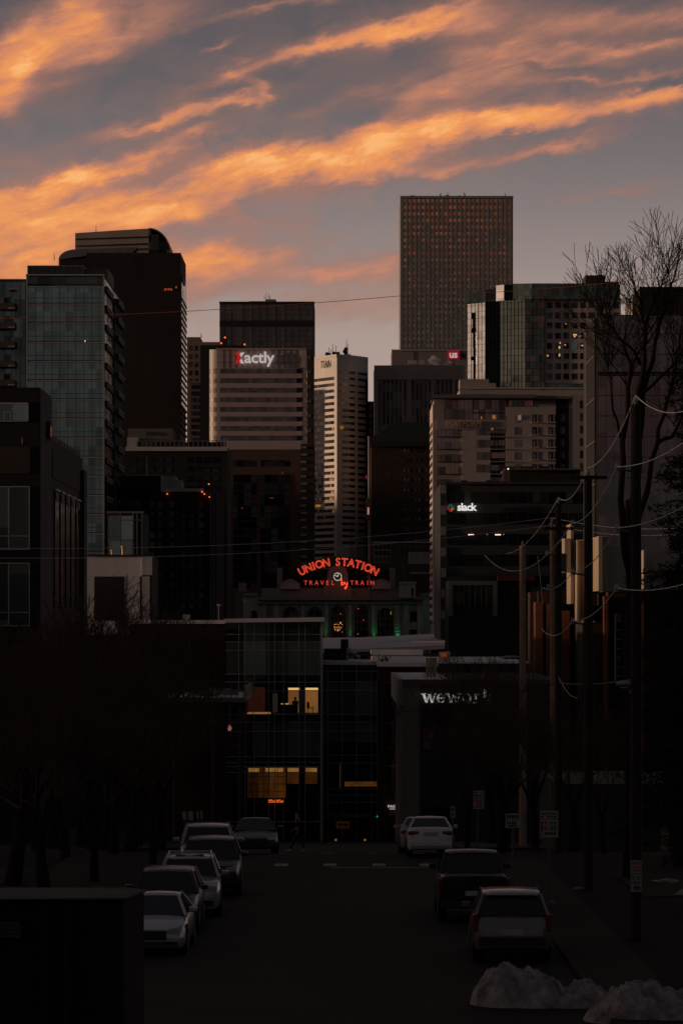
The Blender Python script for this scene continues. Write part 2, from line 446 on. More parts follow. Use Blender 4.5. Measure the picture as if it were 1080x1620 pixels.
def mark(px, py, w, dl, d):
    x = PX(px, d); o = MB()
    for y in (d-dl/2, d+dl/2): o.v += [(x-w/2, y, gz(y)+.012), (x+w/2, y, gz(y)+.012)]
    o.f = [(0,1,3,2)]; q = o.build('crosswalk_bar', paint); q['kind'] = 'structure'
for px in (369, 445, 522, 599, 674): mark(px, 0, .48, 1.5, 129.0)
for px in (449, 519, 589, 662): mark(px, 0, .45, 2.0, 140.0)
o = MB()
for y in (127.2, 127.45): o.v += [(-.4, y, gz(y)+.012), (5.3, y, gz(y)+.012)]
o.f = [(0,1,3,2)]; q = o.build('stop_line', paint); q['kind'] = 'structure'

# ================================================================ far towers
dark_steel = plain('dark_steel', (.02,.018,.018), .5)
rust_steel = plain('mast_steel', (.05,.035,.03), .6)
def mast(B, px, py0, py1, w=.35, dishes=0, a=4, red=False, name='antenna'):
    mb = MB(); x = B.X(px); y = B.d+a
    mb.tube([(x,y,B.Z(py0)),(x,y,B.Z(py1))], [w, w*.5], 6)
    for k in range(dishes):
        z = B.Z(py0+(py1-py0)*(.35+.25*k)); mb.tube([(x-.8,y-.6,z),(x-.8,y-.9,z)], .9, 8)
    return mb.build(name, rust_steel, B.r)

# --- tallest tower, right of centre
granite = wall('brown_granite', (.33,.30,.27), .75, .12, .03, 0)
tower_glass = glass('bronze_glass', (.46,.40,.36), (2.4,3.5), .05, .45, .35, .015)
B = Bld('office_tower', 'tallest brown granite tower with a dense grid of windows glowing orange near the top', 633, 811, 311, 1900, 45, granite)
rows = [317.5+10.42*k for k in range(27)]; cols = [640.5+7.13*k for k in range(24)]
for j in range(4):
    for px in cols: B.win('window', tower_glass, px, rows[j], 4.3, 4.9, .02)
mb = MB()
for j in range(4, 27):
    for px in cols: B.mbf(mb, px-2.15, px+2.15, rows[j]-2.45, rows[j]+2.45, .02)
mb.build('window_grid', tower_glass, B.r, kind='stuff')
mb = MB()
for k in range(25): B.mbf(mb, 636.9+7.13*k-.45, 636.9+7.13*k+.45, 311.5, 600, .06)
mb.build('pier', granite, B.r)
B.f('parapet', granite, 632.6, 811.4, 310, 313.5, .5)
for a, b, c in ((649,656,307),(656.2,664,308.5),(696,698,305),(705,711,306.5),(726,729,307),(758,762,309)):
    B.blk('roof_equipment', dark_steel, a, b, c, 311, 6, 10)
for px, t in ((697,303),(708,303),(734,302),(736,305),(799,304)): mast(B, px, 311, t, .3)

# --- tower with the curved crown, left
dark_granite = wall('maroon_granite', (.029,.022,.021), .8, .2, .02, 0)
crown_metal = wall('crown_cladding', (.46,.36,.30), .6, .18, .03, 0)
arch_glass = glass('arch_glass', (.16,.13,.12), (4,4), .12, .9, .9, .25)
B = Bld('curved_top_tower', 'dark maroon tower with a curved arched crown, behind the left glass apartments', 137, 286, 400, 1800, 60, dark_granite)
pts = [(B.X(116),B.Z(400)),(B.X(116),B.Z(364)),(B.X(176),B.Z(360)),(B.X(233),B.Z(356.5)),(B.X(233),B.Z(400))]
cr_ = MB().prism(pts, B.d+14, B.d+44).build('crown', crown_metal, B.r)
mb = MB()
for y0 in (373, 384, 392): mb.prism([(B.X(116.5),B.Z(y0+1.6)),(B.X(116.5),B.Z(y0)),(B.X(232),B.Z(y0-4)),(B.X(232),B.Z(y0-2))], B.d+13.6, B.d+14.1)
mb.build('cladding_joint', dark_steel, cr_)
arc = [(B.X(233.2),B.Z(400))] + [(B.X(233.2+35*math.sin(t*math.pi/2/10)), B.Z(400-43*math.cos(t*math.pi/2/10))) for t in range(11)]
MB().prism(arc, B.d+15, B.d+43).build('arched_window', arch_glass, B.r)
ring = []
for t in range(13):
    a = t*math.pi/2/12; ring.append([(B.X(233.2+r_*math.sin(a)*35), B.d+yy_, B.Z(400-r_*43*math.cos(a))) for r_, yy_ in ((1.0,14),(1.035,14),(1.035,44),(1.0,44))])
MB().loft(ring).build('arch_rib', crown_metal, B.r)
B.blk('lower_body', MATS['maroon_granite'], 93, 137, 410, 900, 1, 12)
arc2 = [(B.X(163),B.Z(401)),(B.X(94),B.Z(410))] + [(B.X(93+28-28*math.cos(t*math.pi/2/8)), B.Z(410-16*math.sin(t*math.pi/2/8))) for t in range(9)] + [(B.X(200),B.Z(391)),(B.X(218),B.Z(391)),(B.X(209),B.Z(400.5))]
MB().prism(arc2, B.d+1, B.d+12).build('lower_vault', wall('vault_metal', (.17,.16,.16), .5, .2, .05, 0), B.r)
sideg = glass('pale_side_glass', (.55,.45,.40), (6,4), .25, .8, .6, .12)
B.side('side_glazing', sideg, 3, 57, 436, 640, out=.4)
mb = MB()
for k in range(22): mb.box(B.x1+.3, B.x1+.7, B.d+3, B.d+57, B.Z(470+k*10), B.Z(474+k*10))
mb.build('side_spandrels', dark_granite, B.r)
B.side('roof_sign', plain('dull_sign', (.10,.09,.05), .7), 2, 30, 436, 444, out=1.0)
mb = MB()
for k in range(1, 30): B.mbf(mb, 137.4, 285.6, 402+10*k, 402.8+10*k, .02)
mb.build('facade_ribs', dark_granite, B.r)
for k, (px, py, w) in enumerate(((262,458,4),(267,457.6,3),(271,458,3.5),(279,454.5,2.4))):
    B.win('lit_window', emit('ember_light', lin((180,80,40)), .55), px, py, w, 3, .3)
mast(B, 148, 364, 350, .25, 0, 20); mast(B, 85, 410, 399, .25, 0, 5)

# --- gridded grey tower
grid_metal = wall('grey_cladding', (.25,.215,.20), .6, .15, .03, 0)
grid_glass = glass('grey_tower_glass', (.26,.22,.215), (1.8,3.9), .25, .5, .15, .02)
black_band = plain('black_band', (.012,.011,.012), .6)
B = Bld('flat_top_tower', 'grey gridded tower with a black band, behind the block with the red X sign', 347.5, 497, 478, 1700, 50, grid_metal)
wg = B.f('curtain_wall', grid_glass, 348.3, 496, 481, 700, .1)
mb = MB()
for k in range(41): B.mbf(mb, 348+3.69*k-.5, 348+3.69*k+.5, 479, 700, .3)
mb.build('mullion', grid_metal, B.r)
mb = MB()
for k in range(25): B.mbf(mb, 348, 496.5, 481+8.4*k-.8, 481+8.4*k+.8, .25)
mb.build('spandrel', grid_metal, B.r)
mb = MB()
for k in (0,2,5,10,14,17,20,24,28,31,34,37,40): B.mbf(mb, 348+3.69*k-.5, 348+3.69*k+.5, 481, 700, .5)
mb.build('dark_joint', black_band, B.r)
B.f('black_band', black_band, 347.3, 497.3, 507.5, 516.5, .8)
B.f('parapet', black_band, 347, 497.6, 477.3, 480.4, .9)
B.blk('roof_plant', dark_steel, 393, 420, 474, 479, 8, 30); B.blk('penthouse', grid_metal, 419, 436, 471, 479, 8, 26)
B.blk('roof_plant', dark_steel, 390, 394, 475, 479, 8, 30); B.blk('roof_plant', dark_steel, 448, 452, 476, 479, 8, 30)
for px, t in ((421,461),(425,463),(427,466),(418,465)): mast(B, px, 472, t, .18)

# --- brown tower peeking out left of it
brown = wall('brown_precast', (.19,.14,.125), .85, .15, .04, 0)
dkglass = glass('dark_office_glass', (.07,.062,.062), (2,3.4), .12, .85, .6, .03)
B = Bld('brown_office_block', 'brown stepped office block between the maroon tower and the grey gridded tower', 296, 350, 541, 1740, 40, brown)
B.blk('upper_block', brown, 296, 317, 533, 542, 1, 30)
for r_ in range(5):
    for px in (301.5, 311): B.win('window', dkglass, px, 551+13*r_, 5, 8, .05)
mb = MB()
for r_ in range(12): B.mbf(mb, 318.5, 349, 549+11*r_, 554+11*r_, .05)
mb.build('window_band', dkglass, B.r)
mast(B, 318, 533, 526, .3)
B = Bld('narrow_brown_block', 'narrow dark block with balcony bays left of the red X sign block', 300, 318.5, 604, 1500, 30, brown)
for r_ in range(9):
    for px in (305, 313): B.win('bay_window', dkglass, px, 612+10.5*r_, 4.4, 6.5, .5)
B.f('roof_trim', wall('tan_trim', (.3,.2,.15), .8), 299.5, 319, 603, 606, .6)
B = Bld('dark_penthouse_block', 'low black rooftop block with red beacons behind the red X sign block', 317, 388, 546, 1450, 30, black_band)
for px, py in ((356,534),(350,543),(387,545)):
    B.win('beacon', emit('beacon_red', (1,.12,.04), 1.6), px, py, 2.4, 2.4, .4)
B.blk('roof_plant', dark_steel, 349, 360, 535, 547, 3, 9)

# --- banded tower with the red X sign
pink_stone = wall('rose_granite', (.54,.41,.38), .6, .10, .03, 0)
pale_stone = wall('pale_corner_stone', (.55,.50,.46), .5, .10, .03, 0)
band_glass = glass('banded_glass', (.20,.165,.17), (1.6,2), .15, .55, .3, .03)
B = Bld('banded_office_tower', 'rose banded office block with a rounded bright left corner and a white and red sign', 343, 484, 552, 1300, 40, pink_stone)
# rounded left corner
cxx, rr = B.X(343), B.X(343)-B.X(331)
prof = [(cxx,B.d+30)] + [(cxx-rr*math.sin(t*math.pi/2/8), B.d+.1+rr*(1-math.cos(t*math.pi/2/8))) for t in range(9)] + [(cxx-rr, B.d+30)]
MB().prism(prof, B.zb, B.Z(552.6), 'z').build('rounded_corner', pale_stone, B.r, smooth=True)
for k in range(9):
    py0 = 583.0 + 15.15*k
    if py0 > 700: break
    B.f('window_band', band_glass, 348, 472, py0, py0+7.9, .03)
    B.f('corner_window', glass('corner_dark_glass', (.03,.028,.03), (2,2), .1, .8, .3, .02), 469, 478, py0, py0+7.9, .05)
    pb = [(cxx,B.d+.5)] + [(cxx-(rr+.06)*math.sin(t*math.pi/2/8), B.d+.05+rr-(rr+.06)*math.cos(t*math.pi/2/8)) for t in range(9)]+[(cxx-rr-.06,B.d+25)]
    MB().prism(pb, B.Z(py0+7.9), B.Z(py0), 'z').build('curved_window_band', glass('corner_pale_glass', (.36,.30,.26), (2,2), .55, .4, .2, .02), B.r, smooth=True)
    B.side('side_window_band', band_glass, 1, 38, py0, py0+7.9, out=.1)
B.f('corner_panel', pale_stone, 476, 484.3, 553, 582, .25)
for k in range(9): B.win('corner_panel', wall('grey_stone', (.34,.31,.29), .6, .15), 480.2, 594.3+15.15*k, 8.2, 7.1, .25)
B.f('parapet', pink_stone, 342, 484.6, 551, 553.2, .5)
mb = MB()
for k in range(1, 14): B.mbf(mb, 343+k*9.6, 343.3+k*9.6, 554, 582, .1)
B.mbf(mb, 344, 476, 563, 563.4, .1); B.mbf(mb, 344, 476, 573, 573.4, .1)
mb.build('panel_joint', plain('joint', (.16,.12,.11), .8), B.r)
white_sign = emit('white_lettering', lin((196,186,182)), .8)
red_sign = emit('red_lettering', lin((178,30,34)), .8)
sz = 25.5/F*B.d
text_obj('sign_lettering', 'actly', sz, white_sign, B.r, (B.X(410.5), B.d-.9, B.Z(566.5)), spacing=.96, extrude=.25, bold=.014*sz, sx=1.04)
mb = MB()   # big X: red chevron with a white stroke
def px_poly(mb, B, pts, out0, out1): mb.prism([(B.X(x), B.Z(y)) for x, y in pts], B.d-out0, B.d-out1)
px_poly(mb, B, [(372,558),(377.5,558),(382.3,566.4),(377.5,575),(372,575),(376.6,566.4)], 1.2, .3)
mb.build('sign_chevron', red_sign, B.r)
mb = MB()
px_poly(mb, B, [(381.5,558),(386.5,558),(380.8,566.4),(386.6,575),(381.5,575),(377.8,569.5),(379.8,566.4),(377.8,563.5)], 1.0, .3)
mb.build('sign_stroke', white_sign, B.r)
B.blk('roof_plant', dark_steel, 360, 380, 548, 552, 8, 20)
# brown podium block in front of it
red_stone = wall('red_brown_stone', (.12,.070,.06), .85, .2, .03, 0)
B = Bld('red_brown_block', 'dark red brown block with two tall recessed window bays below the red X sign tower', 362, 475, 711, 1150, 34, red_stone)
recess = glass('recess_glass', (.035,.03,.032), (2.2,3.6), .1, .85, .8, .05)
for a, b in ((369,406),(412,459)):
    B.f('window_bay', recess, a, b, 728, 738, .02)
    w_ = B.f('window_bay', recess, a, b, 751, 930, .02)
    mb = MB()
    for k in range(14): B.mbf(mb, a, b, 763+12*k, 765.2+12*k, .22)
    for k in range(1, 5): B.mbf(mb, a+(b-a)*k/5-.3, a+(b-a)*k/5+.3, 751, 930, .3)
    mb.build('mullion', plain('dark_mullion', (.02,.016,.015), .6), w_)
for k, (px, py) in enumerate(((428,787.5),(431,788),(383,804),(447,748.5))): B.win('lit_window', emit('dim_red_lamp', (.5,.05,.04), .25), px, py, 3.2, 1.6, .4)
B.blk('roof_plant', pink_stone, 380, 459, 704, 712, 3, 25)
# residential strip seen at the right of the red X tower
B = Bld('balcony_tower', 'slim dark residential tower with stacked pale balconies between the two banded towers', 474, 496, 552, 1450, 40, wall('dark_brown_wall', (.07,.05,.045), .85, .2, .04, 0))
balc = wall('balcony_slab', (.24,.22,.21), .8, .2)
for k in range(30):
    if k % 2 == 0 or k > 14: B.win('balcony', balc, 480 if k > 14 else 489.5, 566+11.5*k, 9.5 if k > 14 else 4, 3.6, 1.4)

B = Bld('lower_balcony_tower', 'dark residential tower with zigzag pale balconies right of the red brown block', 475, 497, 702, 1120, 30, wall('dark_brown_wall2', (.05,.038,.034), .85, .2, .04, 0))
for k in range(22): B.win('balcony', balc, 480+(k % 2), 708+11.5*k, 9.0, 3.4, 1.2)
# --- white banded tower with roof antennas
ivory = wall('ivory_precast', (.74,.68,.64), .7, .12, .03, 0)
B = Bld('white_banded_tower', 'pale banded tower with roof antennas, faded lettering and a bright left face', 498, 582, 566, 1500, 36, ivory, nobody=True)
xa, xb, xc, xd = PX(497,1512), PX(532,1496), PX(552,1500), PX(582,1514)
plan = [(xa,1512),(xb,1496),(xc,1500),(xd,1514),(xd,1545),(xa,1545)]
MB().prism(plan, B.zb, B.Z(565), 'z').build('wall', ivory, B.r)
MB().prism([(x*1.002, y-.6) for x, y in plan[:4]]+[(xd,1540),(xa,1540)], B.Z(566), B.Z(561.5), 'z').build('parapet', ivory, B.r)
def facet_band(B, p, q, py0, py1, out, mat, name='window_band', t0=0, t1=1, parent=None):
    (x0, y0), (x1, y1) = p, q
    dx_, dy_ = x1-x0, y1-y0; L = math.hypot(dx_, dy_); nx_, ny_ = dy_/L, -dx_/L
    a = (x0+dx_*t0, y0+dy_*t0); b = (x0+dx_*t1, y0+dy_*t1)
    pl = [(a[0]+nx_*out, a[1]+ny_*out), (b[0]+nx_*out, b[1]+ny_*out), (b[0]-nx_*.06, b[1]-ny_*.06), (a[0]-nx_*.06, a[1]-ny_*.06)]
    return MB().prism(pl, B.Z(py1), B.Z(py0), 'z').build(name, mat, parent or B.r)
lit_band = glass('banded_tower_glass', (.08,.066,.06), (1.6,2), .12, .8, .7, .06)
for k in range(30):
    y0 = 596.5+9.95*k
    facet_band(B, plan[0], plan[1], y0, y0+5.0, .05, lit_band, t0=.0, t1=.90)
for k in range(28):
    y0 = 587+9.95*k
    if k < 6: facet_band(B, plan[1], plan[2], y0, y0+4, .05, glass('grey_band_glass', (.25,.22,.20), (2,2), .2, .7, .3, .03), t0=.15)
    facet_band(B, plan[2], plan[3], y0 if k < 2 else y0+1, y0+4 if k < 5 else y0+5.0, .05, lit_band if k > 4 else MATS['grey_band_glass'], t0=.02, t1=.98)
    if k >= 6: facet_band(B, plan[1], plan[2], y0+1, y0+5, .05, lit_band, t0=.45)
facet_band(B, plan[1], plan[2], 566, 880, .35, ivory, 'corner_pier', t0=.0, t1=.12)
facet_band(B, plan[2], plan[3], 586, 880, .35, ivory, 'corner_pier', t0=.30, t1=.42)
facet_band(B, plan[2], plan[3], 600, 880, .3, plain('shadow_gap', (.05,.045,.043), .8), 'recess', t0=.86, t1=.97)
text_obj('sign_lettering', 'TIAA', 17/F*1500, plain('faded_letters', (.10,.09,.085), .7), B.r, (PX(514.5,1503), 1502.6, B.Z(576.2)), yaw=math.atan2(-16, xb-xa), extrude=.12, bold=.0, sx=.62, spacing=1.38)
gold = emit('golden_window', lin((200,130,60)), .5, .6)
for (t0_, t1_, yy_) in ((.80,.88,676),(.74,.80,747),(.70,.86,757),(.72,.78,767),(.76,.88,777),(.70,.86,787),(.05,.3,797),(.84,.88,807)):
    facet_band(B, plan[0], plan[1], yy_, yy_+4, .12, gold, 'lit_window', t0_, t1_)
facet_band(B, plan[1], plan[2], 675, 679, .5, gold, 'lit_window', .3, .5)
B.blk('roof_plant', dark_steel, 519, 556, 559, 563, 10, 20)
for px, t, n in ((520,546,1),(523,549,1),(526,541,0),(531,543,1),(537,552,2),(548,534,1),(550,540,2),(554,555,1),(544,556,1),(569,560,0)): mast(B, px, 563, t, .22, n, 12)

# --- gap towers right of the white one
B = Bld('slim_dark_tower', 'slim dark brown tower right beside the pale banded tower', 582, 592, 635, 1520, 30, brown)
for k in range(16): B.win('window', dkglass, 586, 645+12*k, 4, 7, .1)

# --- fin tower and the sign block on top of it
fin_stone = wall('fin_precast', (.44,.37,.335), .8, .12, .03, 0)
B = Bld('finned_office_block', 'brown office block with tall vertical fins under a plain top band', 592, 733, 579, 1480, 40, fin_stone)
B.f('curtain_wall', dkglass, 594, 730, 601, 720, .06)
for k in range(21):
    px = 597+6.6*k; w = 3.2 if k % 6 else 6.5
    B.win('fin', fin_stone, px, 662, w*.5, 122, 1.0)
for px in (594.5, 647, 684, 717): B.win('pier', fin_stone, px, 662, 5.5, 122, 1.4)
B.f('parapet', fin_stone, 591.5, 733.4, 578.4, 601, 1.6)
B = Bld('sign_block', 'plain brown block with a small red and white sign and rising steam', 619.5, 738, 554, 1560, 30, wall('plain_brown_wall', (.29,.235,.215), .85, .08, .05, 0))
B.f('parapet', fin_stone, 619, 738.4, 553, 555.5, .5)
B.f('sign_panel', emit('sign_red', lin((135,14,40)), .8), 707.5, 726, 554.6, 568.4, .6)
text_obj('sign_lettering', 'us', 15.5/F*B.d, white_sign, B.r, (B.X(716.8), B.d-.9, B.Z(561.2)), extrude=.2, bold=.09, spacing=.95)
text_obj('sign_lettering', 'ba', 12/F*B.d, plain('dim_letters', (.02,.015,.015), .8), B.r, (B.X(732), B.d-.4, B.Z(561.5)), extrude=.15, sx=.7)
vent = wall('pale_vent', (.5,.46,.44), .7)
for a, b in ((645,659),(662,670)): B.f('vent_box', vent, a, b, 572, 578.6, 8, -6)
B.f('panel_joint', dark_steel, 654.5, 655, 556, 578, .15); B.f('panel_joint', dark_steel, 712.5, 713, 570, 578, .15)

# steam plumes: real volumes
def steam(px, py, d, w, h, dens_):
    m = bpy.data.materials.get('steam_vapour') or bpy.data.materials.new('steam_vapour'); m.use_nodes = True; t = m.node_tree; t.nodes.clear()
    v = t.nodes.new('ShaderNodeVolumePrincipled'); v.inputs['Color'].default_value = (.9,.85,.85,1); v.inputs['Density'].default_value = dens_
    ou = t.nodes.new('ShaderNodeOutputMaterial'); t.links.new(v.outputs[0], ou.inputs['Volume'])
    bm = bmesh.new(); bmesh.ops.create_icosphere(bm, subdivisions=3, radius=1)
    rn = random.Random(int(px))
    ph = [rn.uniform(0,6) for _ in range(6)]
    for q in bm.verts:
        k = 1+.22*math.sin(3*q.co.x+ph[0])+.2*math.sin(4*q.co.z+ph[1]+q.co.x*2)+.14*math.sin(7*q.co.x+5*q.co.z+ph[2])
        q.co = Vector((q.co.x*w/2*k, q.co.y*w/2*k, q.co.z*h/2*k))
        q.co.x += q.co.z*.3
    me = bpy.data.meshes.new('steam'); bm.to_mesh(me); bm.free(); me.materials.append(m)
    o = bpy.data.objects.new('steam', me); COL.objects.link(o); o.location = (PX(px,d), d, PZ(py,d)); o['kind'] = 'stuff'
for px, py, w, h in ((684,570,4.5,3.2),(690,574,5,2.8),(708,576,5,2.4),(731,594,2.2,4.5)): steam(px, py, 1500, w, h, .30)

# --- faceted reflective tower on the right with the punched-window wing
gold_glass = glass('olive_gold_glass', (.44,.45,.36), (2.2,2.6), .10, .9, .25, .05)
teal_glass = glass('teal_glass', (.13,.165,.155), (1.6,2.6), .12, .9, .4, .04)
mirror_glass = glass('mirror_glass', (.58,.60,.61), (2.6,3.2), .06, .95, .15, .03)
black_glass = glass('black_glass', (.020,.021,.022), (2.6,3.2), .08, .8, .4, .02)
rosy_precast = wall('rosy_precast', (.56,.44,.40), .8, .1, .04, 0)
line_m = plain('dark_mullion_line', (.03,.03,.028), .5)
B = Bld('faceted_glass_tower', 'faceted tower with bright mirror strips, olive glass and a wing of square windows', 860, 980, 450, 1400, 45, teal_glass, part='core')
pl = {}
def pf(px, d): return (PX(px, d), d)
segs = [(738.5,1417.6,745,1415.6,'side'),(745,1415.6,756,1412.3,'m'),(756,1412.3,767,1409,'m'),(767,1409,790,1409.4,'b'),(790,1402.4,830,1398.6,'g'),(830,1398.5,860.5,1398.4,'t')]
allp = [pf(738.5,1417.7),pf(745,1415.7),pf(756,1412.4),pf(767,1409.1),pf(790,1409),pf(790.2,1403),pf(830,1399),pf(860.5,1398.4),pf(860.5,1440),pf(745,1445)]
MB().prism(allp, B.zb, B.Z(474.5), 'z').build('shaft', black_glass, B.r)
for (a, da, b, db, k) in segs:
    mat = {'side': mirror_glass, 'm': mirror_glass, 'b': black_glass, 'g': gold_glass, 't': teal_glass}[k]
    w_ = facet_band(B, pf(a,da), pf(b,db), 475, 620, .12, mat, 'glass_facet')
    mb = MB(); (x0, y0), (x1, y1) = pf(a,da), pf(b,db); n = max(1, round((b-a)/(5.6 if k in 'gt' else 6)))
    for i in range(n+1):
        t = i/n; X_, Y_ = x0+(x1-x0)*t, y0+(y1-y0)*t; mb.box(X_-.09, X_+.09, Y_-.42, Y_, B.Z(620), B.Z(475))
    for i in range(14): mb.prism([(x0,y0-.3),(x1,y1-.3),(x1,y1),(x0,y0)], B.Z(478.6+10.5*i), B.Z(478+10.5*i), 'z')
    mb.build('mullion', line_m, w_)
# wavy dark reflection of another building, put in as black boxes on the mirror strip
mb = MB()
for (px, y0, y1) in ((749,490,500),(750.5,500,520),(751,520,545),(751.5,545,575),(751.5,575,608),(748,515,522),(747.5,560,566)):
    X_, d_ = PX(px,1414.2), 1413.9; mb.box(X_-.9, X_+.9, d_-.6, d_+.6, B.Z(y1), B.Z(y0))
mb.build('painted_reflection', black_glass, B.r)
crown = [(738,768,1412,1409,teal_glass),(768,785,1409,1407,black_glass),(785,797.5,1406,1402.5,mirror_glass),(797.5,811,1402.5,1402,black_glass),(811,840,1398.4,1397.2,gold_glass),(840,945,1397,1397.2,teal_glass)]
for (a, b, da, db, mat) in crown:
    facet_band(B, pf(a,da), pf(b,db), 449.5 if a > 780 else 455, 474.5, .3, mat, 'crown_panel')
MB().prism([pf(738,1413),pf(768,1410),pf(785,1408),pf(811,1403),pf(840,1398),pf(945,1398),pf(980,1400),pf(980,1440),pf(738,1444)], B.Z(474), B.Z(456), 'z').build('crown', teal_glass, B.r)
w_ = B.f('wing_wall', rosy_precast, 861.5, 981, 473.5, 607, 1.0)
sqg = glass('square_window_glass', (.055,.060,.058), (3,3), .1, .85, .9, .04)
for j in range(8):
    for i in range(9):
        px, py = 868.6+13.05*i, 483.2+16.1*j
        if i == 3 and j == 4: m_ = emit('green_window', lin((50,72,66)), .55)
        else: m_ = sqg
        q = B.win('window', m_, px, py, 8.6, 9.6, .0); q.location.y -= 1.04
for px, py, w, h in ((894,513,3,2),(908.5,530,6,3),(908,533,3,2),(917,532,3,2.4),(885,543,1.6,3),(884,550,2.4,5),(893,546,2,2),(865.5,563,2,3),(884,562,2.2,5),(920,547,3,2),(843,516,1,3),(857,562.5,1.3,1.3),(839,565,1,1)):
    q = B.win('lit_lamp', emit('warm_white_lamp', lin((235,190,140)), .75), px, py, w, h*.8, .1); q.location.y -= 1.1
B.blk('penthouse', plain('dark_penthouse', (.05,.045,.043), .7), 927, 958, 433, 451, 6, 26); B.blk('penthouse', plain('dark_penthouse', (.05,.045,.043), .7), 955, 979, 443, 451, 6, 26)
mast(B, 918, 451, 439, .25); 

# ================================================================ middle distance
dk_wall = wall('charcoal_wall', (.055,.052,.05), .85, .2, .08, 0)
black_wall = wall('near_black_wall', (.022,.02,.019), .8, .25, .1, 0)
pale_trim = wall('pale_trim', (.48,.45,.44), .75, .12, .1, 0)
snowy = wall('pale_roof_membrane', (.78,.72,.71), .85, .12, .25, 0, streak=False)

# hipped roof brick block
B = Bld('hipped_roof_brick_block', 'dark red brick block with a dark green hipped roof below the finned block', 587, 690, 702, 1200, 40, brick('dark_red_brick', (.06,.034,.028), (.075,.04,.032), (.045,.03,.027), .6))
pts = [(B.X(586),B.Z(703)),(B.X(690),B.Z(703)),(B.X(690),B.Z(668)),(B.X(627),B.Z(668)),(B.X(588),B.Z(692))]
MB().prism(pts, B.d-1, B.d+42).build('hipped_roof', wall('green_roof', (.028,.036,.034), .7, .15, .1, 0), B.r)
B.f('cornice', black_wall, 586, 690, 699, 707, 1.6)
for j in range(12):
    for i, px in enumerate((640,646,657,663,675,681)):
        B.win('window', glass('muted_window_glass', (.10,.12,.115), (3,3), .2, .7, .6, .05), px, 713+15.5*j, 3.6, 5.4, .1)
# flagpole lamp column
r = root('tall_lamp_column', (PX(583.5,1000), 1000, gz(1000)), 'tall thin pole with a lit lantern head left of the hipped roof brick block', 'lamp post')
MB().tube([(PX(584,1000),1000,gz(1000)),(PX(583.5,1000),1000,PZ(690,1000))], .35, 8).build('pole', wall('grey_pole', (.22,.2,.19), .7), r)
MB().box(PX(578,1000), PX(587,1000), 999, 1001, PZ(788,1000), PZ(822,1000)).build('lantern_box', wall('lantern_case', (.12,.11,.105), .6), r)
MB().box(PX(581,1000), PX(583.6,1000), 998.8, 999.2, PZ(814,1000), PZ(803,1000)).build('lamp', emit('peach_lamp', lin((205,140,110)), .7), r)
MB().box(PX(578,1000), PX(580.5,1000), 998.6, 998.9, PZ(758,1000), PZ(752,1000)).build('red_light', emit('dim_pink', lin((110,40,60)), .6), r)

# wide beige slab block behind the lettered apartment block
beige = wall('beige_render', (.40,.345,.315), .85, .08, .05, 0)
B = Bld('beige_slab_block', 'long pale beige block with stepped roof line below the faceted glass tower', 727, 932, 614, 1050, 30, beige)
B.blk('stair_tower', beige, 727, 773, 599.5, 616, .3, 12); B.blk('stair_tower', beige, 773, 784, 606, 616, .3, 12)
B.f('joint', dk_wall, 855.5, 856, 606, 618, .1)
B.f('parapet', wall('lighter_beige', (.46,.40,.37), .85, .05), 726.6, 932.4, 613, 615.2, .4); B.f('side_panel', wall('grey_beige', (.33,.29,.27), .85), 899, 932, 624, 900, .4)
fr = plain('white_frame', (.55,.53,.5), .6)
for j in range(6):
    for px in (919, 927): 
        q = B.win('window', dkglass, px, 640+19.8*j, 5.5, 12.5, .45); 
    B.win('window_frame', fr, 923, 640+19.8*j, .7, 12.5, .5)

# lettered apartment block
apt = wall('warm_grey_panel', (.315,.265,.24), .8, .08, .06, 0)
apt2 = wall('lighter_grey_panel', (.40,.345,.315), .8, .07, .06, 0)
rosegl = glass('rose_window_glass', (.36,.26,.26), (1.5,3), .15, .85, .45, .06)
clear = glass('balcony_glass', (.25,.20,.20), (1.5,3), .2, .8, .4, .06)
B = Bld('lettered_apartment_block', 'warm grey apartment block with serif rooftop lettering and rows of balconies', 686, 905, 632, 800, 26, apt)
B.f('roof_slab', plain('roof_edge', (.13,.115,.105), .7), 684, 846, 625.5, 631, 3, 12)
MB().prism([(B.X(684),B.Z(631)),(B.X(684),B.Z(626)),(B.X(763),B.Z(624.4)),(B.X(905),B.Z(628)),(B.X(905),B.Z(632)),(B.X(800),B.Z(631.5))], B.d-2.6, B.d+20).build('canopy_roof', MATS['roof_edge'], B.r)
B.side('end_wall', wall('sunlit_panel', (.60,.50,.42), .8, .15), 0, 25.8, 640, 985, right=False, out=.3)  # low sunlight put into the lighter end-wall colour
mb = MB()
for k in range(26): mb.box(B.x0-.45, B.x0-.2, B.d+3, B.d+20, B.Z(668+12.5*k), B.Z(674+12.5*k))
mb.build('side_windows', dkglass, B.r)
B.f('penthouse_glazing', rosegl, 702, 747, 632.5, 665, .1); B.f('penthouse_glazing', rosegl, 748, 799, 632.5, 663, .08); B.f('penthouse_glazing', rosegl, 804, 842, 632.5, 643, .08)
for px in (747.5, 801): B.f('dark_post', black_wall, px-.8, px+.8, 632, 655, .5)
mb = MB()
for px in (712,722,734,741,757,766,775,784,792,811,818,826,834): B.mbf(mb, px-.25, px+.25, 632.5, 662 if px < 800 else 643, .22)
B.mbf(mb, 748, 799, 652.5, 654, .4)
mb.build('mullion', black_wall, B.r)
B.f('panel_face', apt2, 800, 878, 644, 738, .7); B.f('panel_face', apt2, 730, 775, 678, 762, .4)
B.f('lettered_fascia', apt, 690, 799, 664, 679.5, .6)
text_obj('sign_lettering', 'PLATFORM', 11.4/F*B.d, plain('bronze_letters', (.62,.46,.33), .6), B.r, (B.X(733), B.d-.95, B.Z(671)), extrude=.1, bold=.0, sx=.96, spacing=1.04)
mb = MB()   # serifs under and over the letters
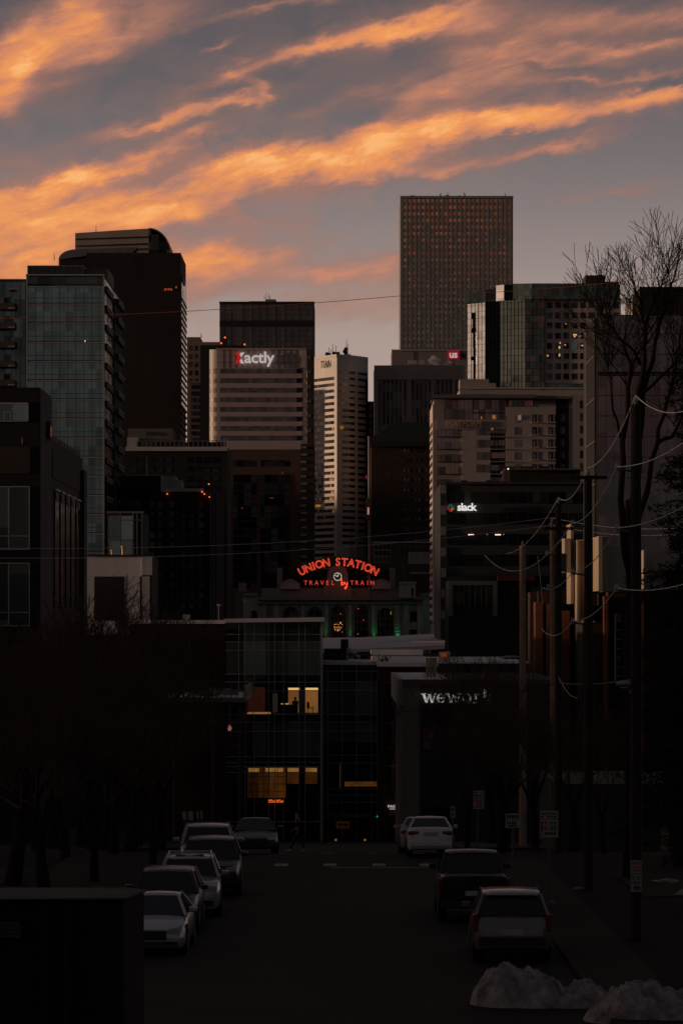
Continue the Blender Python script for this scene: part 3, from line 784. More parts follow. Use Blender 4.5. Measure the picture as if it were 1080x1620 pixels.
for k, px in enumerate((706.5,714.5,722,729.5,737.5,745.5,752,758.5)):
    for y in (666.2, 675.2): B.mbf(mb, px-2.2, px+2.2, y, y+.7, .95, -.8)
mb.build('letter_serifs', MATS['bronze_letters'], B.r)
for j in range(7):
    py = 683.5+19.7*j
    B.f('balcony_recess', black_wall, 776, 798, py-18, py-7.5, .1)
    B.f('balcony_glazing', rosegl, 776, 798, py-6.8, py+7, .05)
    mb = MB()
    for px in (780,785,791,795): B.mbf(mb, px-.25, px+.25, py-6, py+7, .2)
    mb.build('mullion', fr, B.r)
    B.f('window_band', rosegl, 690.5, 728.5, py+4-8, py+7, .08)
    mb = MB()
    for px in (697,704,712,718,724): B.mbf(mb, px-.3, px+.3, py-4, py+7, .2)
    B.mbf(mb, 690.5, 729, py+7, py+8.2, .5)
    mb.build('mullion', dk_wall, B.r)
    if j < 6: B.f('balcony_slab', apt, 775, 799, py+7.2, py+8.4, 1.2)
for j in range(5):
    py = 662.5+19.6*j
    for px, w in ((758,11),(817.5,9)):
        if px == 758 and j < 1: continue
        q = B.win('window', clear if px == 758 else rosegl, px, py, w, 12, .74)
    for px in (847, 872.5):
        q = B.win('window', dkglass, px, py, 12.5, 13, .76)
        B.win('window_frame', fr, px+2.8, py, .8, 13, .8); B.win('window_frame', fr, px-3.2, py+2, .6, 9, .8)
        B.win('balcony', apt2, px-1, py+6.6, 13.5, 1.6, 1.9)
    B.win('window', dkglass, 890, py-1.5, 10, 11.5, .06); B.win('window_frame', fr, 890, py-1.5, .8, 11.5, .12)
mb = MB(); B.mbf(mb, 879, 899, 630, 742, .03); mb.build('dark_recess', black_wall, B.r)
for px, py, w, h in ((761,661,1.8,3.6),(781,660,5,6),(778,679,2.2,3),(821,659,2.5,4)): B.win('lit_window', emit('amber_window', lin((190,120,70)), .45), px, py, w, h, .9)
B.win('lit_window', emit('pale_window', lin((150,140,130)), .4), 821, 661, 5, 8, .85)

# dark office with the coloured pinwheel sign
B = Bld('dark_sign_office', 'low black office block with a white word and a coloured pinwheel sign', 705, 1010, 765, 650, 45, dk_wall)
B.side('end_wall', plain('glazed_end', (.03,.03,.028), .6), .5, 44, 765, 1010, right=False, out=1)
side_gl = wall('pale_end_panel', (.22,.22,.20), .5, .2)
for k in range(7): MB().box(B.X(698), B.X(705)+.02, B.d-.25, B.d+1, B.Z(767+33*k), B.Z(781+33*k)).build('end_panel', side_gl, B.r)
bgl = glass('black_band_glass', (.045,.045,.048), (3,3), .15, .8, .6, .04)
for k in range(6):
    B.f('window_band', bgl, 706, 1009, 779+33*k, 796+33*k, .05)
    mb = MB()
    for i in range(19): B.mbf(mb, 706+16*i, 706.7+16*i, 779+33*k, 796+33*k, .2)
    B.mbf(mb, 706, 995, 778.6+33*k, 779.2+33*k, .22)
    mb.build('mullion', black_wall, B.r)
B.f('parapet', dk_wall, 704, 1010.5, 762.5, 766, .6)
for px in (739, 848, 900): B.win('pier', dk_wall, px, 787.5, 10, 17, .3)
ltr = emit('white_letters_bright', lin((226,224,222)), .95)
text_obj('sign_lettering', 'slack', 16.4/F*B.d, ltr, B.r, (B.X(738.2), B.d-1.1, B.Z(803.0)), extrude=.12, bold=.055, sx=1.0, spacing=.93)
cc = {'b': emit('sign_blue', lin((38,72,92)), .85), 'g': emit('sign_green', lin((30,92,68)), .85), 'r': emit('sign_crimson', lin((150,24,50)), .85), 'y': emit('sign_amber', lin((165,100,30)), .85)}
def pill(px0, px1, py0, py1, c, rad=1.05):
    mb = MB(); x0, x1, z0, z1 = B.X(px0), B.X(px1), B.Z(py1), B.Z(py0); r_ = rad/F*B.d; pts = []
    for (cx_, cz_, a0) in ((x1-r_, z1-r_, 0), (x0+r_, z1-r_, 90), (x0+r_, z0+r_, 180), (x1-r_, z0+r_, 270)):
        for t in range(5): a = R(a0+t*22.5); pts.append((cx_+r_*math.cos(a), cz_+r_*math.sin(a)))
    mb.prism(pts, B.d-1.2, B.d-.9).build('sign_pill', cc[c], B.r)
cx0, cy0 = 712, 803.6
pill(cx0-2.6, cx0-.5, cy0-6, cy0-.6, 'b'); pill(cx0-6, cx0-.6, cy0-2.6, cy0-.5, 'b')
pill(cx0+.6, cx0+2.7, cy0-6, cy0-.6, 'g'); pill(cx0+.6, cx0+6, cy0-2.6, cy0-.5, 'g')
pill(cx0-6, cx0-.6, cy0+.6, cy0+2.7, 'r'); pill(cx0-2.6, cx0-.5, cy0+.6, cy0+6, 'r')
pill(cx0+.6, cx0+6, cy0+.6, cy0+2.7, 'y'); pill(cx0+.6, cx0+2.7, cy0+.6, cy0+6, 'y')
lamp_w = emit('white_ceiling_lamp', lin((255,225,200)), 1.3)
for px, py, w in ((744.5,846,9),(787,846,9)): B.win('ceiling_lamp', lamp_w, px, py, w, 1.7, .4)
for px in (796,770): B.win('ceiling_lamp', emit('dim_lamp', (.3,.25,.2), .6), px, 845.5, 1.6, 1.6, .4)
B.blk('penthouse', black_wall, 803, 922, 740, 764, 8, 24); B.blk('roof_trim', plain('warm_steel', (.14,.09,.07), .6), 801, 925, 738.5, 741, 7, 25)
mb = MB()
for px in (800, 806): mb.box(B.X(px)-.3, B.X(px)+.3, B.d+6, B.d+6.6, B.Z(765), B.Z(741))
mb.box(B.X(798), B.X(808), B.d+6.1, B.d+6.4, B.Z(749), B.Z(747)); mb.build('roof_rail', MATS['warm_steel'], B.r)
for k, px in enumerate((735,748,775,790)): B.blk('roof_plant', black_wall, px-5, px+5, 758.5+(k % 2)*2, 765, 4, 12)
B.win('roof_lamp', lamp_w, 803, 742, 1.8, 1.8, 1.2)

# brown shed with a red line of awnings under it
B = Bld('low_awning_building', 'low dark building with pale frame front and a red canopy line under the black office', 709, 840, 919, 560, 20, black_wall)
B.f('frame', wall('frame_grey', (.16,.145,.135), .8), 709, 786, 919, 926, .5); B.f('frame', MATS['frame_grey'], 709, 716, 926, 975, .5); B.f('frame', MATS['frame_grey'], 779, 786, 926, 975, .5)
for px in (721,729,737.5,746.5,756,765,773): B.win('window', dkglass, px, 941, 7, 25, .08)
mb = MB()
for px in (725,733,742,751,760.5,769): B.mbf(mb, px-.5, px+.5, 926, 960, .3)
mb.build('mullion', MATS['frame_grey'], B.r)
B.f('red_canopy', plain('dull_red', (.085,.012,.012), .8), 786, 845, 911, 919, 1.2)

# rosy glass block on the right with a lit left edge, darker block behind
B = Bld('dark_slab_block', 'black flat topped slab rising behind the rosy glass block on the right', 1011, 1140, 455, 700, 30, black_wall)
B.blk('lower_step', wall('pale_step', (.30,.25,.23), .8), 1001, 1011, 466, 600, 2, 20); B.f('roof_edge', dk_wall, 1010.5, 1141, 454, 457, .5)
B = Bld('rosy_glass_block', 'glass office block tinted rose and slate right of the black office block', 943, 1140, 498, 480, 26, dk_wall)
rose = glass('rose_glass', (.34,.25,.27), (2.3,2.9), .22, .85, .22, .03)
slate = glass('slate_glass', (.30,.28,.30), (2.3,2.9), .22, .85, .2, .03)
B.f('curtain_wall', slate, 944.5, 1139, 500, 588, .1); B.f('curtain_wall', rose, 944.5, 1139, 595, 727, .1); B.f('curtain_wall', slate, 944.5, 1139, 727, 900, .1)
mb = MB()
for k in range(8): B.mbf(mb, 944, 1139, 528+32.5*k-.6, 528+32.5*k+.6, .25)
for k in range(17): B.mbf(mb, 945+12*k-.4, 945+12*k+.4, 500, 900, .25)
mb.build('mullion', plain('rose_mullion', (.09,.07,.07), .5), B.r)
B.side('edge_screen', black_wall, .4, 17, 503, 990, right=False, out=.25)
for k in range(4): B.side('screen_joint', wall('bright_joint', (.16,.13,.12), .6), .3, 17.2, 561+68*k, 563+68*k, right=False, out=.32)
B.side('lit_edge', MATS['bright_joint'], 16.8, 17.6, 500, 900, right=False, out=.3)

# ---------------------------------------------------------------- left middle distance
cut = wall('grey_pink_block', (.17,.135,.125), .85, .12, .05, 0)
B = Bld('roof_deck_building', 'black building with a pale roof edge and roof deck railing left of centre', 199.5, 359.5, 707, 900, 30, black_wall)
B.f('roof_edge', pale_trim, 199, 360, 707, 713.6, .8); B.blk('penthouse', cut, 199, 270, 674.5, 707, 10, 26); B.blk('penthouse', pale_trim, 199, 217, 690, 707, 6, 10)
B.blk('hatch', dk_wall, 228, 241, 680, 685, 9.7, 10.1)
mb = MB()
for k in range(20): mb.box(B.X(217+7.4*k)-.1, B.X(217+7.4*k)+.1, B.d+.5, B.d+.7, B.Z(708), B.Z(697))
mb.box(B.X(217), B.X(358), B.d+.5, B.d+.7, B.Z(697.8), B.Z(696.8)); mb.build('railing', wall('rail_grey', (.2,.19,.185), .6), B.r)
B.blk('rail_glass', dkglass, 217, 358, 699, 707, 1, 1.2)
for px in (355, 359): B.f('corner_post', pale_trim, px-.6, px+.6, 693, 708, .4)
for j in range(9):
    for px in (212,226,240,254,268,300,314,328,342): B.win('window', bgl, px, 728+15*j, 8, 9, .05)
B = Bld('brick_block_with_fins', 'dark brick block with a white rooftop box and pale fins at its right edge', 190, 345, 777, 600, 30, brick('umber_brick', (.040,.020,.016), (.050,.024,.018), (.03,.02,.017), .5))
B.f('roof_edge', pale_trim, 255, 322, 773, 778, .6); B.blk('roof_box', pale_trim, 199, 254, 751, 777, 2, 14); B.f('roof_hood', black_wall, 190, 255, 753, 778, 1.0)
B.blk('roof_box', wall('roof_white', (.42,.40,.39), .8), 254, 275, 750.5, 774, 6, 14); B.blk('roof_box', MATS['roof_white'], 275, 285, 757, 774, 6, 14)
B.blk('flagpole', pale_trim, 229, 231.4, 720, 752, 4, 4.3)
B.f('stair_core', wall('core_grey', (.09,.085,.08), .8), 331.5, 346, 776, 990, .5); mb = MB()
for px in (334.5, 339, 343.5): B.mbf(mb, px-1, px+1, 778, 990, .9)
mb.build('fin', wall('fin_grey', (.19,.175,.165), .7), B.r)
for j in range(11):
    for px in (207,219,241,253,272,290,303,318): B.win('window', bgl, px, 798+16*j, 7, 10, .06)
B.f('pilaster', wall('pil', (.065,.05,.045), .8), 279, 282, 797, 985, .3)
for px, py in ((330.7,766),(320,778.5),(323.6,781.7),(331.5,786.5),(265,781.5)): B.win('red_light', emit('ember_lamp', (1,.22,.08), 1.1), px, py, 1.9, 1.7, .9)

# tall glass apartments on the left
teal = glass('slate_blue_glass', (.36,.45,.45), (1.22,3.1), .13, .85, .20, .04)
slabm = wall('floor_slab_edge', (.42,.365,.34), .75, .12, .05, 0)
B = Bld('glass_apartment_tower', 'tall slate glass apartment tower with pale floor lines and side balconies at the left', 42, 165, 434.5, 570, 44, dk_wall)
floors = [450+30.25*k for k in range(15)]
mb = MB(); B.mbf(mb, 44, 164, 438, 449, .03); mb.build('top_band', glass('dim_glass', (.10,.12,.12), (2.4,3), .15, .85, .4, .03), B.r)
for k, py in enumerate(floors):
    w_ = B.f('window_band', teal, 44.5, 163.5, py+2.4, py+29, .05)
    mb = MB()
    for i in range(1, 10): B.mbf(mb, 44.5+12.6*i-.4, 44.5+12.6*i+.4, py+2.4, py+29, .14)
    B.mbf(mb, 44.5, 163.5, py+21, py+21.7, .12)
    mb.build('mullion', plain('tower_mullion', (.075,.085,.085), .5), w_)
    B.f('floor_line', slabm, 43, 165.3, py+.3 if k else py+4, py+2.2 if k else py+5.2, .32)
B.f('corner_post', slabm, 42, 44.3, 436, 985, .35); B.f('corner_post', slabm, 163.4, 165.6, 436, 985, .36); B.f('parapet', slabm, 41.6, 166, 434, 436.6, .45)
bal = wall('balcony_dark', (.075,.066,.06), .7)
edge = wall('balcony_edge', (.30,.26,.24), .6)
B.side('side_glazing', dkglass, .6, 43, 440, 985, out=.05)
B.side('rear_bay', dk_wall, 22, 42, 452, 985, out=.3)
for k, py in enumerate(floors):
    for a, b, o_ in ((2,18,.35),(24,40,.85)):
        w_ = B.side('balcony', bal, a, b, py+1, py+9.5, out=o_)
        MB().box(B.x1+o_-.1, B.x1+o_+.06, B.d+a+.3, B.d+b-.3, B.Z(py+2.2), B.Z(py+.4)).build('rail_cap', edge, w_)
B.blk('penthouse', wall('louvre_grey', (.20,.18,.17), .7, .1), 35, 126, 410, 436, 10, 30); B.blk('penthouse', wall('louvre_grey2', (.17,.155,.145), .7), 127, 163, 413, 436, 12, 28)
mb = MB()
for k in range(9): mb.box(B.X(37+10*k)-.1, B.X(37+10*k)+.1, B.d+9.7, B.d+10.1, B.Z(435), B.Z(411))
mb.build('louvre_joint', plain('joint_dark', (.06,.055,.05), .7), B.r)
for px, t in ((61,406),(84,398),(139,409)): mast(B, px, 412, t, .1, 0, 14)
B.win('painted_glint', lamp_w, 135, 540, .9, 3, .12);  # glint on the glass, put in as a small glowing pane
B = Bld('recessed_apartment_wing', 'dark apartment wing with stacked balconies at the far left edge', -90, 41.5, 442, 582, 30, wall('wing_grey', (.10,.10,.10), .8))
B.f('glazing', glass('wing_glass', (.22,.28,.29), (1.3,3.1), .15, .85, .4, .05), -88, 40.5, 446, 985, .05)
mb = MB()
for i in range(10): B.mbf(mb, -88+13.4*i-.5, -88+13.4*i+.5, 446, 985, .15)
mb.build('mullion', MATS['tower_mullion'], B.r)
for k in range(15):
    py = 459+30.25*k
    w_ = B.f('balcony', bal, -60, 26, py+22, py+32, 2.2); B.f('lit_balcony_soffit', wall('lit_soffit', (.42,.32,.24), .8), 15, 26, py-1, py+1, 2.25, parent=w_)  # soffit strip: warm light put into its colour, no lamp
    B.f('balcony_door', wall('door_frame', (.15,.15,.145), .7), 5, 17, py+10, py+24, .25); B.f('door_glass', dkglass, 6.5, 15.5, py+12, py+24, .3)
B.f('parapet', slabm, -90, 41.5, 441.5, 443.2, .4)
# small glass annex beside it
B = Bld('glass_annex', 'small glass annex with pale frames above the white boxy house', 170, 227, 811, 420, 12, dk_wall)
B.f('glazing', teal, 172, 210, 816, 880, .05); B.f('frame', wall('annex_frame', (.2,.18,.17), .7), 169, 227.5, 809, 812, .3)
for px in (191, 211, 217, 225): B.f('frame', MATS['annex_frame'], px-.9, px+.9, 812, 985, .25)
B.f('frame', MATS['annex_frame'], 190, 226, 822, 823.5, .25); B.f('frame', MATS['annex_frame'], 170, 212, 853.5, 855.5, .25)

# white boxy house with the big dark opening
white_r = wall('white_render', (.60,.56,.54), .85, .14, .2, 0)
B = Bld('white_box_house', 'pale boxy house with one tall dark window opening and two small chimneys', 133, 225, 879, 330, 12, white_r)
B.f('darkened_lower_wall', black_wall, 132.8, 225.2, 1004, 1345, .12); B.f('opening', plain('deep_dark', (.012,.01,.009), .7), 149.5, 197, 912, 982, .03); B.f('roof_edge', black_wall, 132.5, 241, 877.6, 880, .15)  # lower wall: near-black sheet added to darken the pale render
B.f('corner_panel', wall('darker_panel', (.42,.39,.37), .85), 225, 241, 880, 910, .1); B.f('slot', black_wall, 221.5, 224, 912, 990, .05)  # right strip in a darker tone of the white render
B.f('corner_panel', MATS['darker_panel'], 225.1, 237, 912, 1010, .04); 
MB().box(B.X(225)-.02, B.X(240.5), B.d+.1, B.d+11, gz(330)-.5, B.Z(880.5)).build('rear_wing', dk_wall, B.r)
cop = wall('warm_metal', (.5,.33,.2), .4)
for px, t, w in ((174.5,868.5,2.1),(192,862.6,2.9)):
    c_ = MB().tube([(B.X(px),B.d+3,B.Z(880)),(B.X(px),B.d+3,B.Z(t+3))], w/F*B.d, 10).tube([(B.X(px),B.d+3,B.Z(t+2.6)),(B.X(px),B.d+3,B.Z(t))], w*1.35/F*B.d, 10).build('chimney', cop, B.r, smooth=True)

# black framed building, left foreground
blackframe = wall('black_cladding', (.014,.0125,.012), .75, .25, .3, 0)
brownp = wall('brown_panel', (.055,.040,.036), .8, .15, .2, 0)
framem = plain('aluminium_frame', (.42,.40,.39), .45)
B = Bld('black_frame_building', 'black boxy building with large framed windows at the left edge', -60, 63, 613, 230, 9, blackframe)
B.side('side_wall', wall('side_brown', (.085,.068,.06), .8, .15, .2, 0), .1, 8.9, 614, 1100, out=.06)
B.f('recess_glass', glass('loggia_glass', (.30,.36,.37), (1.1,3), .12, .85, .4, .04), -50, 44, 639, 665, .04)
for a, b, c, d_ in ((-50,45,637,639.5),(44,45.6,638,666),(-50,45,665.5,667)): B.f('window_frame', framem, a, b, c, d_, .1)
B.f('window_frame', framem, 7, 8.2, 652, 666, .09); B.f('window_frame', framem, 17, 18.2, 652, 666, .09); B.f('window_frame', framem, 7, 18, 651, 652.4, .09)
B.win('soffit_glow_strip', wall('soffit_glow', (.5,.35,.22), .7), 23, 647.5, 10, 1.6, .12)  # warm soffit glow put into the strip's colour
B.f('brown_panel', brownp, -50, 48, 707, 749, .06)
for y0, ym, y1 in ((770,848,869),(891,969,990)):
    w_ = B.f('window', glass('storey_glass', (.10,.105,.105), (1.4,3), .1, .7, .5, .03), -50, 47, y0, y1, .04)
    for a, b, c, d_ in ((-50,48,y0-.7,y0+.8),(-50,48,y1-.8,y1+.8),(46.4,47.8,y0,y1),(13.6,15.2,y0,y1),(-50,47,ym-.6,ym+.6)): B.f('window_frame', framem, a, b, c, d_, .12, parent=w_)
wl = MB().box(B.x1+.06, B.x1+.3, B.d+4.6, B.d+6.4, B.Z(687), B.Z(660)).build('wall_lantern', blackframe, B.r)
MB().box(B.x1+.3, B.x1+.34, B.d+4.8, B.d+5.6, B.Z(684), B.Z(668)).build('lantern_glow', emit('red_lantern', lin((110,45,28)), .55), wl)
mb = MB(); mb.box(B.X(35.4), B.X(36.8), B.d-.3, B.d-.1, B.Z(703), B.Z(693)); mb.build('lamp_bracket', framem, B.r)
B = Bld('sloped_parapet_building', 'dark townhouse with brown upper panels and roof railing beside the black boxy building', -40, 75, 690, 241, 33, blackframe)
B.side('upper_panel', brownp, 4, 30, 706, 752, out=.06); B.side('corner_strip', wall('grey_strip', (.07,.06,.055), .7), .1, 1.4, 690, 1150, out=.08)
B.side('end_pier', wall('pier_grey', (.07,.062,.057), .8), 30, 33, 714, 1150, out=.35)
for k in range(5):
    w_ = B.side('tall_window', dkglass, 5.5+5*k, 9+5*k, 772, 960, out=.1); B.side('lintel', framem, 5.4+5*k, 9.1+5*k, 768, 771, out=.2, parent=w_)
    B.side('window_head', wall('head_grey', (.20,.18,.17), .7), 6+5*k, 8.6+5*k, 774, 786, out=.14, parent=w_)
mb = MB()
for k in range(12): mb.box(B.x1-.2, B.x1-.1, B.d+1+2.7*k, B.d+1.1+2.7*k, B.Z(690), B.Z(680))
for t in (680.5, 684, 687): mb.box(B.x1-.2, B.x1-.12, B.d+1, B.d+31, B.Z(t+.6), B.Z(t))
mb.build('roof_railing', plain('black_rail', (.03,.028,.027), .5), B.r)

# ================================================================ the railway station
stone = wall('station_stone', (.40,.38,.345), .85, .15, .06, 0)
stone_d = wall('station_stone_dark', (.25,.235,.21), .85, .15, .06, 0)
B = Bld('railway_station', 'old stone railway station with arched windows under a red neon rooftop sign', 408, 668, 948, 1000, 40, stone)
B.f('cornice', stone_d, 404, 672, 944, 949.5, 2.2); B.f('cornice', stone, 406, 670, 953, 955, 1.2); B.f('frieze', stone_d, 408, 668, 955, 957, .5)
B.blk('attic', stone_d, 414, 634, 930, 945, .2, 30)
B.blk('wing', stone, 384, 408, 941, 1090, 3, 35); B.blk('wing_cornice', stone_d, 382, 408, 938, 942.5, 1.8, 36); B.blk('wing', stone, 668, 708, 941, 1090, 3, 35); B.blk('wing_cornice', stone_d, 668, 708, 938, 942.5, 1.8, 36)
B.blk('attic_roof', black_wall, 440, 624, 900, 932, 6, 28)
MB().prism([(B.X(438),B.Z(932)),(B.X(438),B.Z(898)),(B.X(446),B.Z(898)),(B.X(446),B.Z(932))], B.d+3, B.d+28).build('roof_pylon', stone_d, B.r)
MB().prism([(B.X(616),B.Z(932)),(B.X(616),B.Z(898)),(B.X(625),B.Z(898)),(B.X(625),B.Z(932))], B.d+3, B.d+28).build('roof_pylon', stone_d, B.r)
for a in (459, 603):
    pts = [(B.X(a-15),B.Z(932)),(B.X(a-15),B.Z(922))]+[(B.X(a-13+2*(k*1.3)),B.Z(922-6*math.sin(k*math.pi/10))) for k in range(11)]+[(B.X(a+15),B.Z(922)),(B.X(a+15),B.Z(932))]
    MB().prism(pts, B.d-1, B.d+3).build('roof_scroll', stone, B.r)
    MB().prism([(B.X(a-13+2.6*k),B.Z(922-6*math.sin(k*math.pi/10))) for k in range(11)]+[(B.X(a+13-2.6*k),B.Z(923.6-6*math.sin((10-k)*math.pi/10))) for k in range(11)], B.d-1.3, B.d-.9).build('scroll_cap', wall('snow_cap', (.45,.42,.4), .8), B.r)
# gable round the clock
gp = [(B.X(511),B.Z(944)),(B.X(511),B.Z(930)),(B.X(516),B.Z(925)),(B.X(518),B.Z(908))]+[(B.X(534+16*math.cos(math.pi-math.pi*k/10)),B.Z(908-13*math.sin(math.pi*k/10))) for k in range(11)]+[(B.X(551),B.Z(925)),(B.X(556),B.Z(930)),(B.X(556),B.Z(944))]
MB().prism(gp, B.d-1.2, B.d+6).build('clock_gable', stone_d, B.r)
cl = MB().tube([(B.X(534),B.d-1.6,B.Z(912.5)),(B.X(534),B.d-1.1,B.Z(912.5))], 7.8/F*1000, 28).build('clock', plain('clock_face', (.04,.04,.038), .5), B.r)
rg = MB()
for k in range(12):
    a0, a1 = R(30*k+3), R(30*k+25); pts = []
    for t in range(4):
        a = a0+(a1-a0)*t/3; pts.append((B.X(534+6.7*math.cos(a)), B.Z(912.5-6.7*math.sin(a))))
    for t in range(3, -1, -1):
        a = a0+(a1-a0)*t/3; pts.append((B.X(534+5.2*math.cos(a)), B.Z(912.5-5.2*math.sin(a))))
    rg.prism(pts, B.d-1.9, B.d-1.6)
rg.build('clock_numerals', emit('clock_white', lin((205,198,175)), .8), cl)
hd = MB()
for a, l in ((150,4.3),(75,4.6)):
    a = R(a); hd.tube([(B.X(534),B.d-1.8,B.Z(912.5)),(B.X(534+l*math.cos(a)),B.d-1.8,B.Z(912.5-l*math.sin(a)))], .13, 6)
hd.build('clock_hands', MATS['clock_white'], cl)
# arched windows
arch_dark = glass('station_window_glass', (.035,.035,.033), (2,2), .2, .7, .6, .08)
def arch(px, w, pyt, pyb, lit=False):
    hw = w/2; pts = [(B.X(px-hw),B.Z(pyb)),(B.X(px+hw),B.Z(pyb))]+[(B.X(px+hw*math.cos(math.pi*k/12)),B.Z(pyt+hw-hw*math.sin(math.pi*k/12))) for k in range(13)]
    fr_ = MB(); o = hw+2.2
    ring = []
    for k in range(-3, 16):
        if k < 0 or k > 12:
            sx_ = 1 if k < 0 else -1; yb = pyb if k in (-3, 15) else pyt+hw
            q = [(px+sx_*hw, yb), (px+sx_*o, yb)]
        else:
            a = math.pi*k/12; q = [(px+hw*math.cos(a), pyt+hw-hw*math.sin(a)), (px+o*math.cos(a), pyt+hw-o*math.sin(a))]
        ring.append([(B.X(q[0][0]),B.d+.02,B.Z(q[0][1])),(B.X(q[0][0]),B.d-.5,B.Z(q[0][1])),(B.X(q[1][0]),B.d-.5,B.Z(q[1][1])),(B.X(q[1][0]),B.d+.02,B.Z(q[1][1]))])
    w_ = MB().prism(pts, B.d-.06, B.d+.1).build('arched_window', arch_dark, B.r)
    fr_.loft(ring).build('arch_surround', stone_d, w_)
    mb = MB()
    for t in (-.33, 0, .33): B.mbf(mb, px+w*t-.25, px+w*t+.25, pyt+2, pyb, .18)
    for t in range(3): B.mbf(mb, px-hw, px+hw, pyt+hw+3+11*t, pyt+hw+3.6+11*t, .16)
    mb.build('window_bars', stone_d, w_); return w_
aw = {}
for px, w, t in ((460,23,960),(498,23,960),(535,23,958),(572,23,958),(609,25,962)): aw[px] = arch(px, w, t, 1060)
for k, (px, w) in enumerate(((437,8),(418,5),(479,6),(516.5,6),(553.5,6),(590,6),(628,8),(662,5))): B.f('pilaster', stone, px-w/2, px+w/2, 957, 1060, .9)
B.f('attic_window', arch_dark, 398, 405, 966, 978, -2.6); 
w_ = B.f('side_window', arch_dark, 648, 660, 968, 984, .05); B.f('window_surround', stone_d, 646, 662, 964, 967, .5, parent=w_); B.f('side_door', arch_dark, 647, 661, 996, 1030, .05)
mb = MB()
for k in range(12): B.mbf(mb, 622, 634, 962+5*k, 962.8+5*k, 1.0); 
for k in range(12): B.mbf(mb, 414, 431, 962+5*k, 962.8+5*k, .4)
mb.build('stone_courses', stone_d, B.r)
ch = MB()
for (x, y, w, h) in ((529,988,1.4,1),(532,987.5,1.2,1.2),(535.5,988,1.4,1),(538.5,985.5,1.8,2.4),(541,988,1.2,1),(529,992,1.8,1.3),(532.5,992.6,1.6,1.3),(536,992,1.8,1.4),(539.5,992.6,1.4,1.2),(530,996,1,2.6),(534,997,1.2,3.4),(537,996,1,2.6)):
    B.mbf(ch, x-w/2, x+w/2, y-h/2, y+h/2, .5)
ch.build('chandelier', emit('chandelier_gold', lin((240,160,90)), 1.0), aw[535])
for px, py in ((538.5,971),(566.5,963),(575,981),(566,1003),(541,1000)): B.win('red_light', emit('point_red', (.9,.05,.03), .9), px, py, 1.4, 1.4, .5)
B.win('lit_sconce', emit('sconce_yellow', lin((150,110,30)), .7), 618, 970, 1.4, 5, .6)
# rooftop sign: arched name over a second line
NEON = emit('neon_red', (1.0, .085, .035), 1.35); NEON2 = emit('neon_red_soft', (.75, .05, .025), .9)
S = root('neon_sign', (B.X(534), 998, B.Z(930)), 'red neon sign with two arched words over a smaller line on the station roof', 'sign')
def neon(nm, t, px, py, size, mat, rot=0, sx=1, outline=.0, bold=0): 
    return text_obj(nm, t, size/F*996, mat, S, (PX(px,996), 996.5, PZ(py,996)), rot=rot, sx=sx, outline=outline, bold=bold, extrude=.05)
Rr = 121.0; cyc = 889.5+Rr; angs = []
word = "UNION STATION"; wd = {'U':11.5,'N':11.5,'I':6.2,'O':11.5,' ':7.5,'S':10.5,'T':10,'A':11.5}
tot = sum(wd[c] for c in word); pos = -tot/2
for c in word:
    w = wd[c]; mid = pos+w/2; pos += w
    if c == ' ': continue
    a = mid/Rr
    neon('neon_letter', c, 535+Rr*math.sin(a), cyc-Rr*math.cos(a), 17.4, NEON, rot=a, sx=.93, outline=.055)
for k, c in enumerate("TRAVEL"): neon('neon_letter', c, 483.5+8.6*k, 922.3, 9.6, NEON2, sx=.95, bold=.02)
for k, c in enumerate("TRAIN"): neon('neon_letter', c, 556.5+8.2*k-(1.5 if k == 4 else 0)+(.8 if k==4 else 0), 922.3, 9.6, NEON2, sx=.95, bold=.02)
scr = [(539.5,914),(540.3,917),(540,921),(539.3,925),(541.5,921.5),(543.8,921.8),(543.4,924.5),(541,925.8),(539.5,924.5)]
scr2 = [(545,920.5),(545.6,924),(547.6,924.6),(549.6,920.2),(549,925),(547.6,930),(545.6,932),(545,930),(548,927)]
for pts in (scr, scr2): MB().tube([(PX(x,996),996.4,PZ(y,996)) for x, y in pts], .15, 6).build('neon_script', NEON, S)
pn = []
fan = [(PX(535+(Rr+d_)*math.sin(a),999), PZ(cyc-(Rr+d_)*math.cos(a),999)) for d_, rng in ((9,range(-10,11)),(-8,range(10,-11,-1))) for a in [k*.052 for k in rng]]
MB().prism(fan, 999.2, 999.5).build('sign_backing', plain('sign_black', (.012,.011,.011), .5), S)
mb = MB()
for k in range(-5, 6):
    a = k*.1; x, z = PX(535+(Rr-4)*math.sin(a),999), PZ(cyc-(Rr-4)*math.cos(a),999); mb.tube([(x,999.7,z),(x,999.7,PZ(931,999))], .07, 5)
for y in (917.5, 927.5): mb.tube([(PX(478,999),999.7,PZ(y,999)),(PX(592,999),999.7,PZ(y,999))], .06, 5)
mb.build('sign_frame', dark_steel, S)
